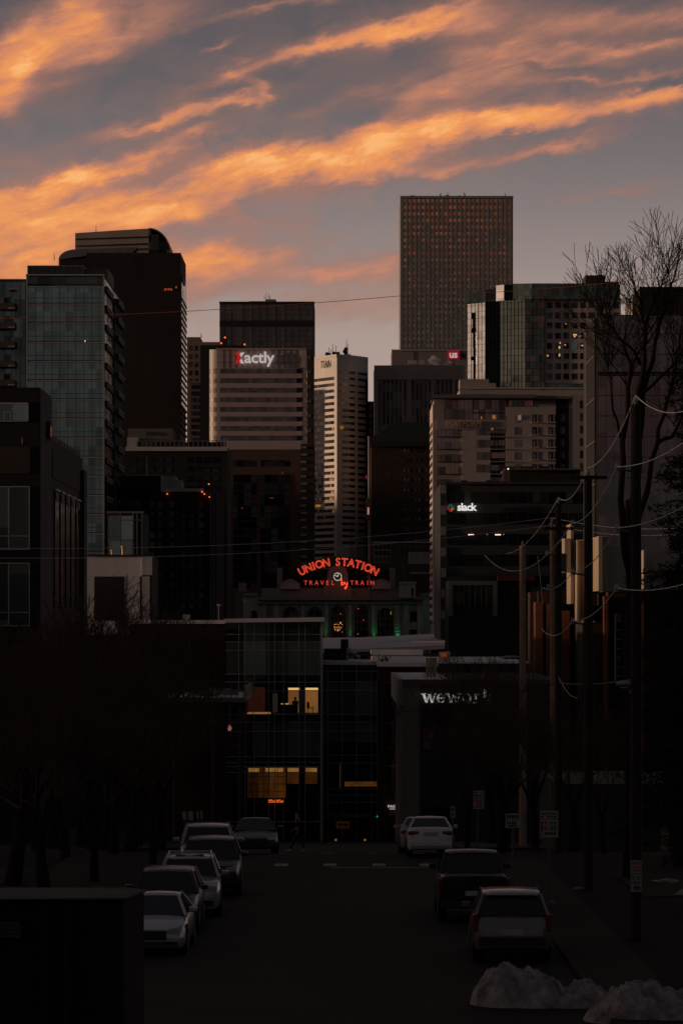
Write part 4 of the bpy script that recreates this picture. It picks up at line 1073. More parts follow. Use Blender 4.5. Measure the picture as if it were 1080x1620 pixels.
# green uplights that wash the piers
for k, (px, py, e) in enumerate(((512,1010,110),(553.5,1008,70),(593,1010,150),(629,1010,260),(675,1012,90))):
    l = bpy.data.lights.new('green_uplight', 'SPOT'); l.energy = e; l.color = (.03,1,.28); l.spot_size = R(50); l.spot_blend = .8; l.shadow_soft_size = .2
    x = B.X(px); y = B.d-1.8; z = B.Z(py+6)
    L = root('uplight_fixture', (x, y, z-.4), ['ground floodlight washing green on the leftmost visible pier of the station','green floodlight on the pier between the two middle arches of the station','green floodlight left of the right arch of the station','brightest green floodlight right of the right arch of the station','green floodlight at the right end of the station front'][k], 'floodlight', 'green floodlights of the station')
    MB().box(x-.25, x+.25, y-.25, y+.25, B.zb+8, z-.25).build('bracket', dark_steel, L)
    MB().tube([(x,y,z-.3),(x,y,z-.1)], .3, 10).build('lamp', emit('green_lens', (.02,.5,.12), 1.0), L)
    lo = bpy.data.objects.new('green_uplight', l); COL.objects.link(lo); lo.parent = L; lo.location = (0, 0, .5)
    lo.rotation_euler = (R(180-10), 0, 0)

# small blocks either side of the station
B = Bld('window_grid_block', 'low dark block with a pale window grid just right of the neon sign', 588, 690, 858, 1120, 25, wall('taupe_wall', (.07,.06,.056), .85))
B.f('grid_frame', wall('grid_grey', (.17,.17,.165), .7), 590, 619, 859, 891, .3)
for j in range(3):
    for i in range(4): B.win('window', bgl, 595+6.6*i, 865+10*j, 5.2, 7.4, .36)
B.f('roof_edge', pale_trim, 588, 690, 857, 858.6, .4)
for i in range(8): B.win('window', bgl, 628+8*i, 872, 4, 9, .1)
B = Bld('pale_roof_box_block', 'small block with a pale rooftop box beside the neon sign', 640, 688, 892, 1060, 20, wall('taupe_wall2', (.06,.05,.046), .85))
B.blk('roof_box', wall('pale_box', (.27,.25,.24), .8), 647, 687, 873, 893, 1, 12); B.f('roof_edge', pale_trim, 648, 686, 906, 907.4, .4)
B.f('wall_panel', plain('maroon_panel', (.045,.02,.018), .8), 649, 686, 908, 935, .2)
B = Bld('white_roof_cabin', 'white rooftop cabin at the right end of the station roof', 632, 657, 922, 990, 8, wall('cabin_white', (.40,.37,.35), .8), zb=PZ(946,990))
B.f('roof_cap', pale_trim, 631, 658, 920.5, 923, .4); B.f('door', dk_wall, 650, 654, 930, 944, .1)
B = Bld('roof_equipment_cabin', 'small grey equipment cabins on the roofs left of the station', 372, 384, 935, 985, 8, wall('cabin_grey', (.13,.12,.115), .8))
B.blk('tank', wall('tank_grey', (.22,.2,.19), .8), 377, 389, 922, 936, 2, 6); B.win('lamp', wall('cam_white', (.6,.6,.6), .5), 386, 950, 4, 4, 1)

# ================================================================ buildings at the end of the street
# white train hall canopy
B = root('train_hall_canopy', (PX(600,700), 700, gz(700)), 'long low white canopy roof in front of the station', 'canopy')
mb = MB()
xs_ = [PX(508,610), PX(560,610), PX(600,610), PX(640,610), PX(700,610)]
rings = []
for y, lift in ((610,0),(640,.5),(700,.9),(780,1.1),(860,.9),(900,0)):
    rings.append([(-5,y,3.9+lift),(4,y,4.0+lift),(12,y,4.35+lift),(22,y,4.9+lift),(30,y,5.1+lift),(30,y,4.4+lift),(12,y,3.7+lift),(-5,y,3.2+lift)])
mb.loft(rings).build('canopy_roof', snowy, B, smooth=False)
mb = MB().box(-5, 30, 609.2, 609.8, 2.8, 3.25); mb.build('eave_beam', plain('eave_warm', (.12,.08,.07), .6), B)
for x in (3, 14, 25): MB().tube([(x,612,gz(612)),(x,612,3.4)], .3, 8).build('column', plain('canopy_white', (.5,.48,.46), .6), B)
MB().box(12, 24.5, 609.0, 609.3, 5.15, 5.25).build('edge_light', emit('warm_edge', lin((150,90,50)), .5), B)

# glass building that closes the street
cw = glass('curtain_glass', (.19,.215,.205), (1.9,4.2), .12, .45, .3, .03)
cwd = glass('curtain_glass_dark', (.07,.078,.075), (1.9,4.2), .12, .85, .35, .03)
alu = plain('curtain_mullion', (.36,.36,.34), .45)
fasc = wall('fascia_metal', (.80,.76,.74), .6, .12, .3, 0)
Bm = B = Bld('glass_end_building', 'dark glass office building with two lit storeys closing the end of the street', 357, 508, 983, 300, 24, cwd, nobody=True)
mb = MB()       # solid body with an open room on the lit upper storey
mb.box(B.x0, B.x1, B.d, B.d+24, B.zb, B.Z(1130)); mb.box(B.x0, B.x1, B.d, B.d+24, B.Z(1087), B.zt)
mb.box(B.x0, B.X(390), B.d, B.d+24, B.Z(1130), B.Z(1087)); mb.box(B.X(503), B.x1, B.d, B.d+24, B.Z(1130), B.Z(1087)); mb.box(B.X(390), B.X(503), B.d+4, B.d+24, B.Z(1130), B.Z(1087))
mb.build('wall', cwd, B.r)
MB().box(B.X(390), B.X(503), B.d+.05, B.d+4, B.Z(1130), B.Z(1130)+.06).build('room_floor', plain('room_floor', (.12,.07,.04), .6), B.r)
roof = [(B.X(355),B.Z(985)),(B.X(355),B.Z(979)),(B.X(511),B.Z(976.5)),(B.X(511),B.Z(983.5))]
MB().prism(roof, B.d-.9, B.d+24.3).build('roof_fascia', fasc, B.r)
B.f('spandrel', cw, 358, 507.5, 1016, 1066, .05); B.f('spandrel', cw, 400, 507.5, 1143, 1196, .05); B.f('glass_band', cwd, 358, 507.5, 986, 1015.6, .04)
# vertical and horizontal mullions
vs = (378,388,402.5,425,434.5,448.5,473,482.5,507)
mb = MB()
for px in vs: B.mbf(mb, px-.45, px+.45, 985, 1332, .22)
mb.build('mullion', alu, B.r)
mb = MB()
for py in (1003.5,1015.5,1029,1066.5,1079,1093,1130,1142.5,1157,1197,1206,1213,1222,1300): B.mbf(mb, 357.5, 508, py-.5, py+.5, .18)
mb.build('transom', alu, B.r)
B.f('corner_post', alu, 507.5, 510.5, 984, 1332, .4)
# lit rooms: the lamp light is put into walls and sills as emission
def room(B, a, b, t, bt, c, s, vary=.25): return B.f('lit_window', emit('room_%d_%d' % (a, t), c, s, vary), a, b, t, bt, .06)
wallc = lin((168,110,58))
def back(name, mat, a, b, t, bt, y=3.4, dep=.1, parent=None): return MB().box(B.X(a), B.X(b), B.d+y, B.d+y+dep, B.Z(bt), B.Z(t)).build(name, mat, parent or B.r)
back('lit_room_wall', emit('room_warm_a', wallc, .36, .25), 454, 474, 1092.5, 1129); back('lit_room_wall', emit('room_warm_b', wallc, .42, .25), 481, 502.5, 1092.5, 1129)
back('ceiling_lamp', emit('strip_lamp', lin((255,205,130)), .75), 455, 473, 1089.3, 1092.6, 3.2, .15); back('ceiling_lamp', MATS['strip_lamp'], 482.5, 502.5, 1089.3, 1092.6, 3.2, .15)
back('lit_room_wall', emit('room_ember', lin((52,24,14)), .5, .3), 390.5, 418, 1087, 1130); B.f('warm_sill', emit('sill_glow', lin((150,98,52)), .75), 391, 428, 1126.5, 1129.8, .1)
back('lit_room_wall', emit('room_pale', lin((52,42,36)), .45, .3), 429, 438, 1098, 1129)
back('dark_partition', black_wall, 438, 455, 1087, 1130, 3.0); back('dark_partition', black_wall, 418, 430, 1087, 1130, 3.3)
B.f('pier', wall('concrete_pier', (.16,.15,.14), .8), 473.2, 482.2, 1092, 1130, .12)
zf = B.Z(1130)+.06
dk = root('office_desk', (B.X(459), B.d+1.2, zf), 'dark office desk by the upper lit window', 'desk')
MB().box(B.X(446), B.X(471.5), B.d+.8, B.d+1.5, zf+.68, zf+.74).build('table_top', black_wall, dk); MB().box(B.X(446.5), B.X(471), B.d+.9, B.d+.95, zf, zf+.68).build('front_panel', black_wall, dk)
dk = root('office_chair', (B.X(490), B.d+1.4, zf), 'dark empty office chair behind the right lit pane', 'chair')
MB().box(B.X(485), B.X(489), B.d+1.2, B.d+1.7, zf+.45, zf+.95).build('backrest', black_wall, dk); MB().box(B.X(485), B.X(496), B.d+1.2, B.d+1.7, zf+.40, zf+.46).build('seat', black_wall, dk)
MB().box(B.X(486), B.X(487), B.d+1.3, B.d+1.4, zf, zf+.4).build('leg', black_wall, dk); MB().box(B.X(494), B.X(495), B.d+1.3, B.d+1.4, zf, zf+.4).build('leg', black_wall, dk)
def seated(x, y, z):
    r = root('person', (x, y, z), 'person in dark clothes sitting at a desk in the upper lit window', 'person')
    return r
SEAT = (B.X(466.5), B.d+1.9, zf)
for px in (446, 452.5, 455.5): B.win('desk_lamp', emit('desk_lamp_glow', lin((215,165,95)), .6), px, 1113.5, 3, 1.6, .25)
for a, b, s in ((391,408,.03),(408,426,.06),(426,452,.12),(454,473,.08),(483,502,.07)):
    room(B, a, b, 1214, 1262 if a < 440 else 1240, lin((170,100,40)), s, 1.1)
for a, b in ((455,473),(483.5,501),(393,410),(420,448)): B.f('ceiling_glow', emit('ceiling_strip', lin((225,165,85)), .28, .8), a, b, 1215, 1221, .12)
mb = MB()
for px in (391,399,408,417,426,439,452): B.mbf(mb, px-.35, px+.35, 1213, 1266, .25)
for py in (1228,1240,1252): B.mbf(mb, 391, 452, py-.3, py+.3, .24)
mb.build('glazing_bars', plain('bar_dark', (.04,.03,.025), .6), B.r)
mb = MB(); rn = random.Random(4)
for cx_ in (430, 442.5):
    for k in range(9): x = cx_-5+1.25*k; y = 1266.8+rn.uniform(-1.2,1.2); B.mbf(mb, x-.5, x+.5, y-1.1, y+.9, .5)
    B.mbf(mb, cx_-5.5, cx_+5.5, 1268.4, 1269.2, .5)
mb.build('neon_sign', emit('neon_orange', (1,.20,.03), .62, 3), B.r)
# warm room light that reaches the street front
# right hand lower half of the same building
B = Bld('glass_wing', 'lower glass wing with a pale roof edge right of the lit storeys', 510.6, 598, 1047, 301.5, 20, cwd, group=None)
MB().prism([(B.X(511),B.Z(1051.5)),(B.X(511),B.Z(1045)),(B.X(590),B.Z(1047.5)),(B.X(598),B.Z(1048)),(B.X(598),B.Z(1052))], B.d-.7, B.d+20).build('roof_fascia', wall('fascia_dull', (.55,.52,.50), .7), B.r)
B.f('spandrel', cw, 511.5, 597, 1078, 1130, .05); B.f('spandrel', cw, 511.5, 597, 1142, 1175, .05)
mb = MB()
for px in (518,541,564,587.5,596): B.mbf(mb, px-.45, px+.45, 1053, 1332, .22)
mb.build('mullion', alu, B.r)
mb = MB()
for py in (1062,1078.5,1092,1130.5,1142,1157,1195,1207,1248,1258,1269,1292): B.mbf(mb, 511, 598, py-.45, py+.45, .18)
mb.build('transom', alu, B.r)
B.f('lit_sill', emit('amber_sill', lin((92,58,28)), .55, 2), 545, 596, 1236.5, 1244, .25); B.f('lit_edge', emit('amber_edge', lin((75,42,20)), .5), 537, 538.5, 1208, 1246, .25)  # room light put into sill and edge as emission
B.f('canopy', wall('canopy_grey', (.10,.095,.09), .7), 519, 588, 1288, 1292, 1.2); B.f('door', cwd, 525, 545, 1296, 1334, .1); B.f('door', cwd, 565, 580, 1296, 1334, .1)
B.blk('terrace_rail', dark_steel, 512, 590, 1035, 1036.4, 2, 2.2); B.blk('roof_planter', black_wall, 512, 548, 1028, 1046, 6, 16)
B.blk('roof_arm', pale_trim, 548, 550, 1026, 1046, 6, 6.4)
MB().tube([(B.X(550),B.d+6,B.Z(1026)),(B.X(569),B.d+6,B.Z(1041))], .16, 6).build('roof_brace', pale_trim, B.r)
MB().tube([(B.X(545),B.d+8,B.Z(1046)),(B.X(545),B.d+8,B.Z(985+27))], .34, 8).build('flue', black_wall, B.r)
for px, py in ((596.5,1291.5),): B.win('green_light', emit('dot_green', (.03,.35,.2), .6), px, py, 2.2, 2.2, .5)
# brick part
rb = brick('oxblood_brick', (.060,.022,.018), (.080,.030,.022), (.04,.03,.028), .45)
B = Bld('brick_end_building', 'dark red brick corner building with a white flat roof and tall windows', 598.2, 690, 1048, 300, 60, rb)
MB().box(B.X(596), B.X(692), B.d-.5, B.d+60, B.Z(1048)-.35, B.Z(1048)+.02).build('roof_deck', snowy, B.r)
B.blk('roof_parapet', fasc, 595, 691, 1036, 1045.5, 52, 59); B.blk('roof_post', dark_steel, 600, 601, 1036, 1047, 8, 8.3)
mb = MB(); rn = random.Random(3)
for k in range(14): x = B.X(602+rn.uniform(0,14)); mb.tube([(x,B.d+4,B.Z(1048)),(x+rn.uniform(-.4,.4),B.d+4,B.Z(1036+rn.uniform(0,8)))], .035, 4)
mb.build('roof_shrub_stems', plain('twig_grey', (.12,.10,.09), .9), B.r)
for py0, py1 in ((1073,1118),(1138,1183),(1205,1246)):
    w_ = B.f('window', cwd, 613, 629, py0, py1, .05); B.f('window_sash', alu, 620.2, 621.4, py0, py1, .14, parent=w_); B.f('sill', wall('sill_grey', (.13,.12,.115), .8), 612, 630, py1, py1+2, .3, parent=w_)
    B.f('window_sash', alu, 613, 629, py0+6, py0+7, .14, parent=w_)
B.f('awning', plain('awning_brown', (.10,.06,.03), .8), 614, 630, 1288, 1292, .8); B.f('door', cwd, 614, 628, 1293, 1333, .05)
text_obj('sign_lettering', 'PAUL', 5.4/F*B.d, emit('shop_white', lin((200,200,200)), .7), B.r, (B.X(620.5), B.d-.35, B.Z(1275.5)), extrude=.02, bold=.012, spacing=1.25)
mb = MB()
for k in range(9): B.mbf(mb, 616+1.3*k, 616.8+1.3*k, 1279.2, 1280.2, .34)
mb.build('sign_small_line', MATS['shop_white'], B.r)
for py in (1209, 1274):
    q = MB(); q.prism([(B.X(634),B.Z(py+6)),(B.X(636.5),B.Z(py+5)),(B.X(637),B.Z(py-1)),(B.X(636),B.Z(py-6)),(B.X(635),B.Z(py-2)),(B.X(633.6),B.Z(py))], B.d-.5, B.d-.3); q.build('wall_lamp', emit('peach_flame', lin((255,165,125)), .9), B.r)
B.win('wall_lamp', MATS['shop_white'], 634, 1142, 1.2, 3, .4)
# brick extension on the left with the balcony
B = Bld('brick_wing_with_balcony', 'dark brick wing with white flat roof edge behind the projecting terrace', 205, 356.5, 986, 306, 25, rb)
MB().box(B.X(204), B.X(356), B.d-.3, B.d+25, B.Z(986)-.05, B.Z(981)).build('roof_edge', fasc, B.r)
for j in range(3):
    for px in (236,268,300): 
        w_ = B.win('window', cwd, px, 1025+66*j, 16, 30, .06); B.win('window_sash', alu, px, 1025+66*j, 1, 30, .12)
w_ = B.blk('roof_pole', pale_trim, 343.3, 344.8, 955, 982, 3, 3.2); B.blk('roof_camera', pale_trim, 341, 347, 955.5, 958.5, 2.6, 3.4)
B.blk('roof_box', pale_trim, 287, 296, 972, 982, 3, 6)
T = root('projecting_terrace', (PX(340,280), 280, gz(280)), 'projecting roof terrace with copper railing in front of the brick wing', 'terrace')
d0, d1 = 278, 300
x1a = PX(386.5, d0)
MB().box(PX(250,d0), x1a, d0, d1, PZ(1106,d0), PZ(1103.5,d0)).build('floor_slab', snowy, T)
MB().box(PX(250,d0), x1a+.05, d0-.2, d0-.002, PZ(1111,d0), PZ(1103.5,d0)).build('fascia', wall('terrace_fascia', (.28,.25,.23), .7), T)
MB().box(x1a+.002, x1a+.15, d0-.2, d1, PZ(1110,d0), PZ(1086,d0)).build('glass_balustrade', wall('pale_balustrade', (.36,.33,.31), .4), T)
mb = MB()
for y in (1078, 1092, 1098): mb.box(PX(250,d0), x1a, d0-.1, d0-.05, PZ(y+.5,d0), PZ(y-.3,d0)); mb.box(x1a+.16, x1a+.2, d0, d1, PZ(y+.5,d0), PZ(y-.3,d0))
for k in range(15): mb.box(PX(252+9.5*k,d0)-.03, PX(252+9.5*k,d0)+.03, d0-.13, d0-.1, PZ(1104,d0), PZ(1077,d0))
mb.build('railing', plain('copper_rail', (.20,.10,.06), .5), T)
for px in (276, 338, 380): MB().tube([(PX(px,d0+2),d0+2,gz(d0+2)),(PX(px,d0+2),d0+2,PZ(1107,d0+2))], .13, 8).build('column', plain('column_steel', (.06,.05,.045), .6), T)
rn = random.Random(9); mb = MB()
for k in range(9): x = PX(300+rn.uniform(0,75), d0); y = d0+rn.uniform(2,16); mb.box(x, x+rn.uniform(.3,1.2), y, y+.6, PZ(1103.4,d0), PZ(1103.4,d0)+rn.uniform(.2,.55))
mb.build('terrace_furniture', wall('furniture_blue', (.20,.22,.23), .8), T, kind='stuff')
Lr = root('hanging_lantern', (PX(363.5,279), 279, PZ(1152,279)), 'small peach lantern hanging under the projecting terrace', 'lantern')
MB().box(PX(362.6,279), PX(363.6,279), 278.9, 279.1, PZ(1150,279), PZ(1111,279)).build('hanger', fr, Lr)
MB().tube([(PX(363.3,279),279,PZ(1156,279)),(PX(363.3,279),279,PZ(1152,279)),(PX(363.3,279),279,PZ(1146,279))], [.1,.17,.05], 8).build('lamp', emit('lantern_peach', lin((160,100,82)), .6), Lr)

# white lettered corner building in front of the brick one
tan = wall('tan_stucco', (.18,.155,.135), .85, .12, .15, 0)
B = Bld('lettered_corner_building', 'grey stucco corner building with white lettering behind bare trees', 637, 890, 1077, 260, 38, tan, nobody=True)
x0, x1 = B.X(637), B.X(890); hw_, ht = .35, B.Z(1081)
MB().box(x0, x1, 260, 298, B.zb, ht-.35).build('wall', tan, B.r)
mb = MB(); mb.box(x0-.02, x1+.02, 259.97, 260.5, ht-.34, ht+.28); mb.build('parapet', wall('parapet_dark', (.12,.105,.095), .8), B.r)
mb = MB(); mb.box(x0-.35, x0, 260.52, 297, ht-1.7, ht+.30); mb.build('side_parapet', wall('side_pale', (.42,.38,.35), .8), B.r)
MB().box(x0+.01, B.X(712), 260.52, 298, ht+.20, ht+.26).build('roof_deck', snowy, B.r); MB().box(B.X(712)+.01, x1, 260.52, 298, ht-.2, ht+.22).build('dark_roof_deck', black_wall, B.r)  # right part of the deck, near-black instead of pale
B.f('fascia_band', plain('sign_band', (.022,.020,.018), .7), 664, 889, 1082, 1338, .05)
for a, b, c, d_ in ((669,717,1114,1149),(724,790,1114,1149),(669,717,1276,1306)): B.f('window', cwd, a, b, c, d_, .1)
B.f('red_poster', plain('poster_red', (.14,.02,.018), .8), 669, 687, 1152, 1172, .12); B.f('poster_lower', plain('poster_grey', (.13,.12,.12), .8), 669, 681, 1174, 1185, .12); B.f('poster_mark', plain('poster_mark_grey', (.16,.15,.15), .8), 679, 684, 1161, 1168, .14)
for px in (655, 664, 659): MB().box(B.X(px)-.05, B.X(px)+.25, 262+(px % 7)*2, 262.6+(px % 7)*2, ht-.3, ht+.25).build('roof_vent', dark_steel, B.r)
# serif letters with thick and thin strokes
let = emit('white_serif', lin((196,190,188)), .8)
def stroke(mb, x0, y0, x1, y1, w0, w1=None):
    w1 = w0 if w1 is None else w1
    mb.prism([(B.X(x0-w0/2),B.Z(y0)),(B.X(x0+w0/2),B.Z(y0)),(B.X(x1+w1/2),B.Z(y1)),(B.X(x1-w1/2),B.Z(y1))], B.d-.35, B.d-.2)
def ring_(mb, cx_, cy_, rx, ry, tx, ty, a0=0, a1=360):
    n = 20; pts = [(B.X(cx_+rx*math.cos(R(a0+(a1-a0)*k/n))), B.Z(cy_-ry*math.sin(R(a0+(a1-a0)*k/n)))) for k in range(n+1)]
    ins = [(B.X(cx_+(rx-tx)*math.cos(R(a0+(a1-a0)*k/n))), B.Z(cy_-(ry-ty)*math.sin(R(a0+(a1-a0)*k/n)))) for k in range(n+1)]
    for k in range(n): mb.prism([pts[k], pts[k+1], ins[k+1], ins[k]], B.d-.35, B.d-.2)
def lw(x):
    mb = MB(); t, b_ = 1097.5, 1111.5
    stroke(mb, x+3.4, t, x+8.2, b_, 4.2, 3.4); stroke(mb, x+12.2, t, x+8.6, b_, 1.4, 1.6); stroke(mb, x+12.4, t, x+17.2, b_, 4.2, 3.4); stroke(mb, x+21.6, t, x+17.6, b_, 1.3, 1.6)
    stroke(mb, x+3.2, t-.6, x+3.2, t+.6, 8); stroke(mb, x+21.4, t-.6, x+21.4, t+.6, 5); return mb.build('sign_letter', let, B.r)
def le(x): mb = MB(); ring_(mb, x+6.5, 1104.5, 6.8, 7.3, 3.0, 1.1, 20, 325); stroke(mb, x+7, 1103.6, x+7, 1105, 11); return mb.build('sign_letter', let, B.r)
def lo_(x): mb = MB(); ring_(mb, x+7.2, 1104.5, 7.4, 7.3, 3.2, 1.1); return mb.build('sign_letter', let, B.r)
def lr(x): mb = MB(); stroke(mb, x+4, 1097.5, x+4, 1111.5, 3.6); stroke(mb, x+4, 1111, x+4, 1112.2, 8.5); ring_(mb, x+9, 1102.5, 4, 4.6, 2, 1.6, 30, 150); return mb.build('sign_letter', let, B.r)
def lk(x): mb = MB(); stroke(mb, x+4, 1090.5, x+4, 1111.5, 3.4); stroke(mb, x+12, 1097.5, x+6, 1105, 1.4); stroke(mb, x+8, 1102.5, x+13, 1111.5, 3.4); return mb.build('sign_letter', let, B.r)
lw(666); le(690.5); lw(705); lo_(731); lr(747.5); lk(762)
# tan flues between the roofs
Fl = root('roof_flues', (PX(682,275), 275, ht-.3), 'three tall tan flues standing on the roof of the lettered corner building', 'chimney')
for px, w in ((675.5,2.1),(680.5,2.2),(686.8,3.6)): MB().tube([(PX(px,275),275,ht-.32),(PX(px,275),275,PZ(1041,275))], w/F*275, 12).build('flue', wall('flue_tan', (.42,.30,.19), .6), Fl, smooth=True)

# roofs and clutter between the trees, right of centre
B = Bld('pale_roof_shed', 'long low shed with a pale snowy roof glimpsed through bare branches', 688, 832, 1047, 420, 60, dk_wall)
MB().box(B.X(686), B.X(834), B.d-.4, B.d+60, B.Z(1047)-.2, B.Z(1046.6)).build('roof', snowy, B.r)
B.f('sign_panel', emit('orange_panel', lin((140,70,28)), .5), 698, 707.5, 1033, 1039, .3, 1); B.blk('roof_frame', pale_trim, 694, 712, 1031, 1047, .4, .8)
for i in range(7): B.win('window', bgl, 702+18*i, 1058, 9, 12, .1)

# ================================================================ right side row
lit_brick = brick('lit_orange_brick', (.17,.055,.03), (.24,.08,.045), (.12,.08,.06), .3)  # pier brick: warm side light put into its colour
tancl = wall('tan_cladding', (.40,.315,.22), .75, .1, .2, 0)
B = Bld('brick_pier_building', 'red brick building with tall piers and tan rooftop boxes on the right', 846, 1100, 960, 330, 20, brick('brown_brick', (.055,.028,.02), (.07,.035,.024), (.05,.04,.035), .35), nobody=True)
MB().box(B.X(852), B.X(985), 331.5, 350, -10.6, B.Z(935)).build('wall', MATS['brown_brick'], B.r)
MB().box(B.X(946), B.X(1100), 318, 345, -10.6, B.Z(935)).build('wall', MATS['brown_brick'], B.r)
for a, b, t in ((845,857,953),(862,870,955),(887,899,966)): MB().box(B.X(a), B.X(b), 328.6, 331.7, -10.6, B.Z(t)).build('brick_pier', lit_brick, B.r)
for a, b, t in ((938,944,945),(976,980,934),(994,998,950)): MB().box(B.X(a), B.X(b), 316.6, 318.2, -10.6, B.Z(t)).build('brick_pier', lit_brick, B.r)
for px in (956.5, 972.5):
    w_ = B.f('tall_window', bgl, px, px+9, 972, 1074, 12.08, -11.9); mb = MB(); B.mbf(mb, px-1.6, px+.6, 971, 1074, 12.5, -11.9)
    mb.build('window_jamb', wall('jamb_white', (.5,.44,.38), .7), w_); mb = MB()
    for k in range(7): B.mbf(mb, px-.8, px+9, 982+14*k, 983+14*k, 12.3, -11.9)
    mb.build('window_bars', MATS['jamb_white'], w_)
B.f('roof_slab', black_wall, 936, 1000, 934, 938, 13.5, 3)
for (a, b, t, bt, y0, y1) in ((892.5,902,853,905,322,326),(904.5,909,829,955,324,330),(911,915,856,982,321,324),(916.5,923,855,982,322,330),(936,942,853,936,314,321),(943,952,853,936,315,330)):
    o_ = MB().box(PX(a,322), PX(b,322), y0, y1, PZ(bt,322), PZ(t,322)).build('rooftop_box', tancl, B.r)
    MB().box(PX(a-.5,322), PX(b+.5,322), y0-.1, y1+.1, PZ(t,322), PZ(t-1.2,322)).build('box_cap', wall('cap_pale', (.62,.5,.42), .6), o_)
o_ = MB().box(PX(953.5,316), PX(997,316), 316, 330, PZ(936,316), PZ(864,316)).build('rooftop_box', wall('grey_tan_box', (.38,.33,.29), .8, .08), B.r)
for px in (975, 986): MB().tube([(PX(px,318),318,PZ(864,318)),(PX(px,318),318,PZ(859,318))], .12, 8).build('vent_pipe', pale_trim, o_)
MB().box(B.X(1018), B.X(1100), 320, 340, B.Z(936), B.Z(870)).build('rooftop_box', MATS['grey_tan_box'], B.r)
MB().box(B.X(908), B.X(938), 319, 331, -10.6, B.Z(983)).build('stair_core', wall('drab_core', (.06,.055,.045), .85), B.r)
MB().box(B.X(907), B.X(926), 318.4, 319, B.Z(984.5), B.Z(982)).build('core_cap', MATS['cap_pale'], B.r)
# houses farther right behind the trees
B = Bld('roadside_house', 'dim low house with a pale entrance and horizontal rails behind the poles on the right', 880, 1140, 1240, 160, 14, wall('house_wall', (.05,.042,.036), .85))
B.f('entrance', wall('pale_doorway', (.20,.15,.12), .8), 1044, 1056, 1280, 1350, .1); B.f('window', cwd, 900, 916, 1306, 1325, .06)
w_ = B.f('door', MATS['house_wall'], 900, 916, 1326, 1350, .05)
for x in (959, 964): pass
Fh = root('rail_fence', (PX(930,140), 140, gz(140)), 'low two rail metal fence beyond the parking verge on the right', 'fence')
for y in (1351, 1355.5): MB().box(PX(893,140), PX(972,140), 139.96, 140, PZ(y+.8,140), PZ(y-.5,140)).build('rail', plain('fence_grey', (.16,.15,.14), .6), Fh)
for px in (894, 920, 946, 971): MB().box(PX(px,140)-.03, PX(px,140)+.03, 140, 140.06, gz(140)-.2, PZ(1350,140)).build('post', MATS['fence_grey'], Fh)

# ================================================================ people
def skin_mesh(joints, bones, name, mat, parent, sub=2):
    """joints: name -> (x,y,z,r); one continuous skinned surface"""
    ks = list(joints); ix = {k: i for i, k in enumerate(ks)}
    me = bpy.data.meshes.new(name); me.from_pydata([joints[k][:3] for k in ks], [(ix[a], ix[b]) for a, b in bones], []); me.update()
    o = bpy.data.objects.new(name, me); COL.objects.link(o)
    sk = o.modifiers.new('skin', 'SKIN'); sk.use_smooth_shade = True
    for i, k in enumerate(ks):
        v = me.skin_vertices[0].data[i]; r = joints[k][3]; v.radius = (r, r) if not isinstance(r, tuple) else r; v.use_root = (i == 0)
    ss = o.modifiers.new('sub', 'SUBSURF'); ss.levels = ss.render_levels = sub
    dg = bpy.context.evaluated_depsgraph_get(); dg.update()
    m2 = bpy.data.meshes.new_from_object(o.evaluated_get(dg)); bpy.data.objects.remove(o); bpy.data.meshes.remove(me)
    m2.name = name; m2.materials.clear(); m2.materials.append(mat)
    q = bpy.data.objects.new(name, m2); COL.objects.link(q); q.parent = parent; ORG[q.name] = Vector((0,0,0)); return q
skin_m = plain('skin', (.35,.2,.14), .6); cloth_d = plain('dark_cloth', (.012,.012,.013), .85); cloth_t = plain('dark_trousers', (.016,.016,.018), .85)
shoe_m = plain('pale_shoes', (.42,.40,.38), .6); hair_m = plain('dark_hair', (.01,.008,.007), .7)
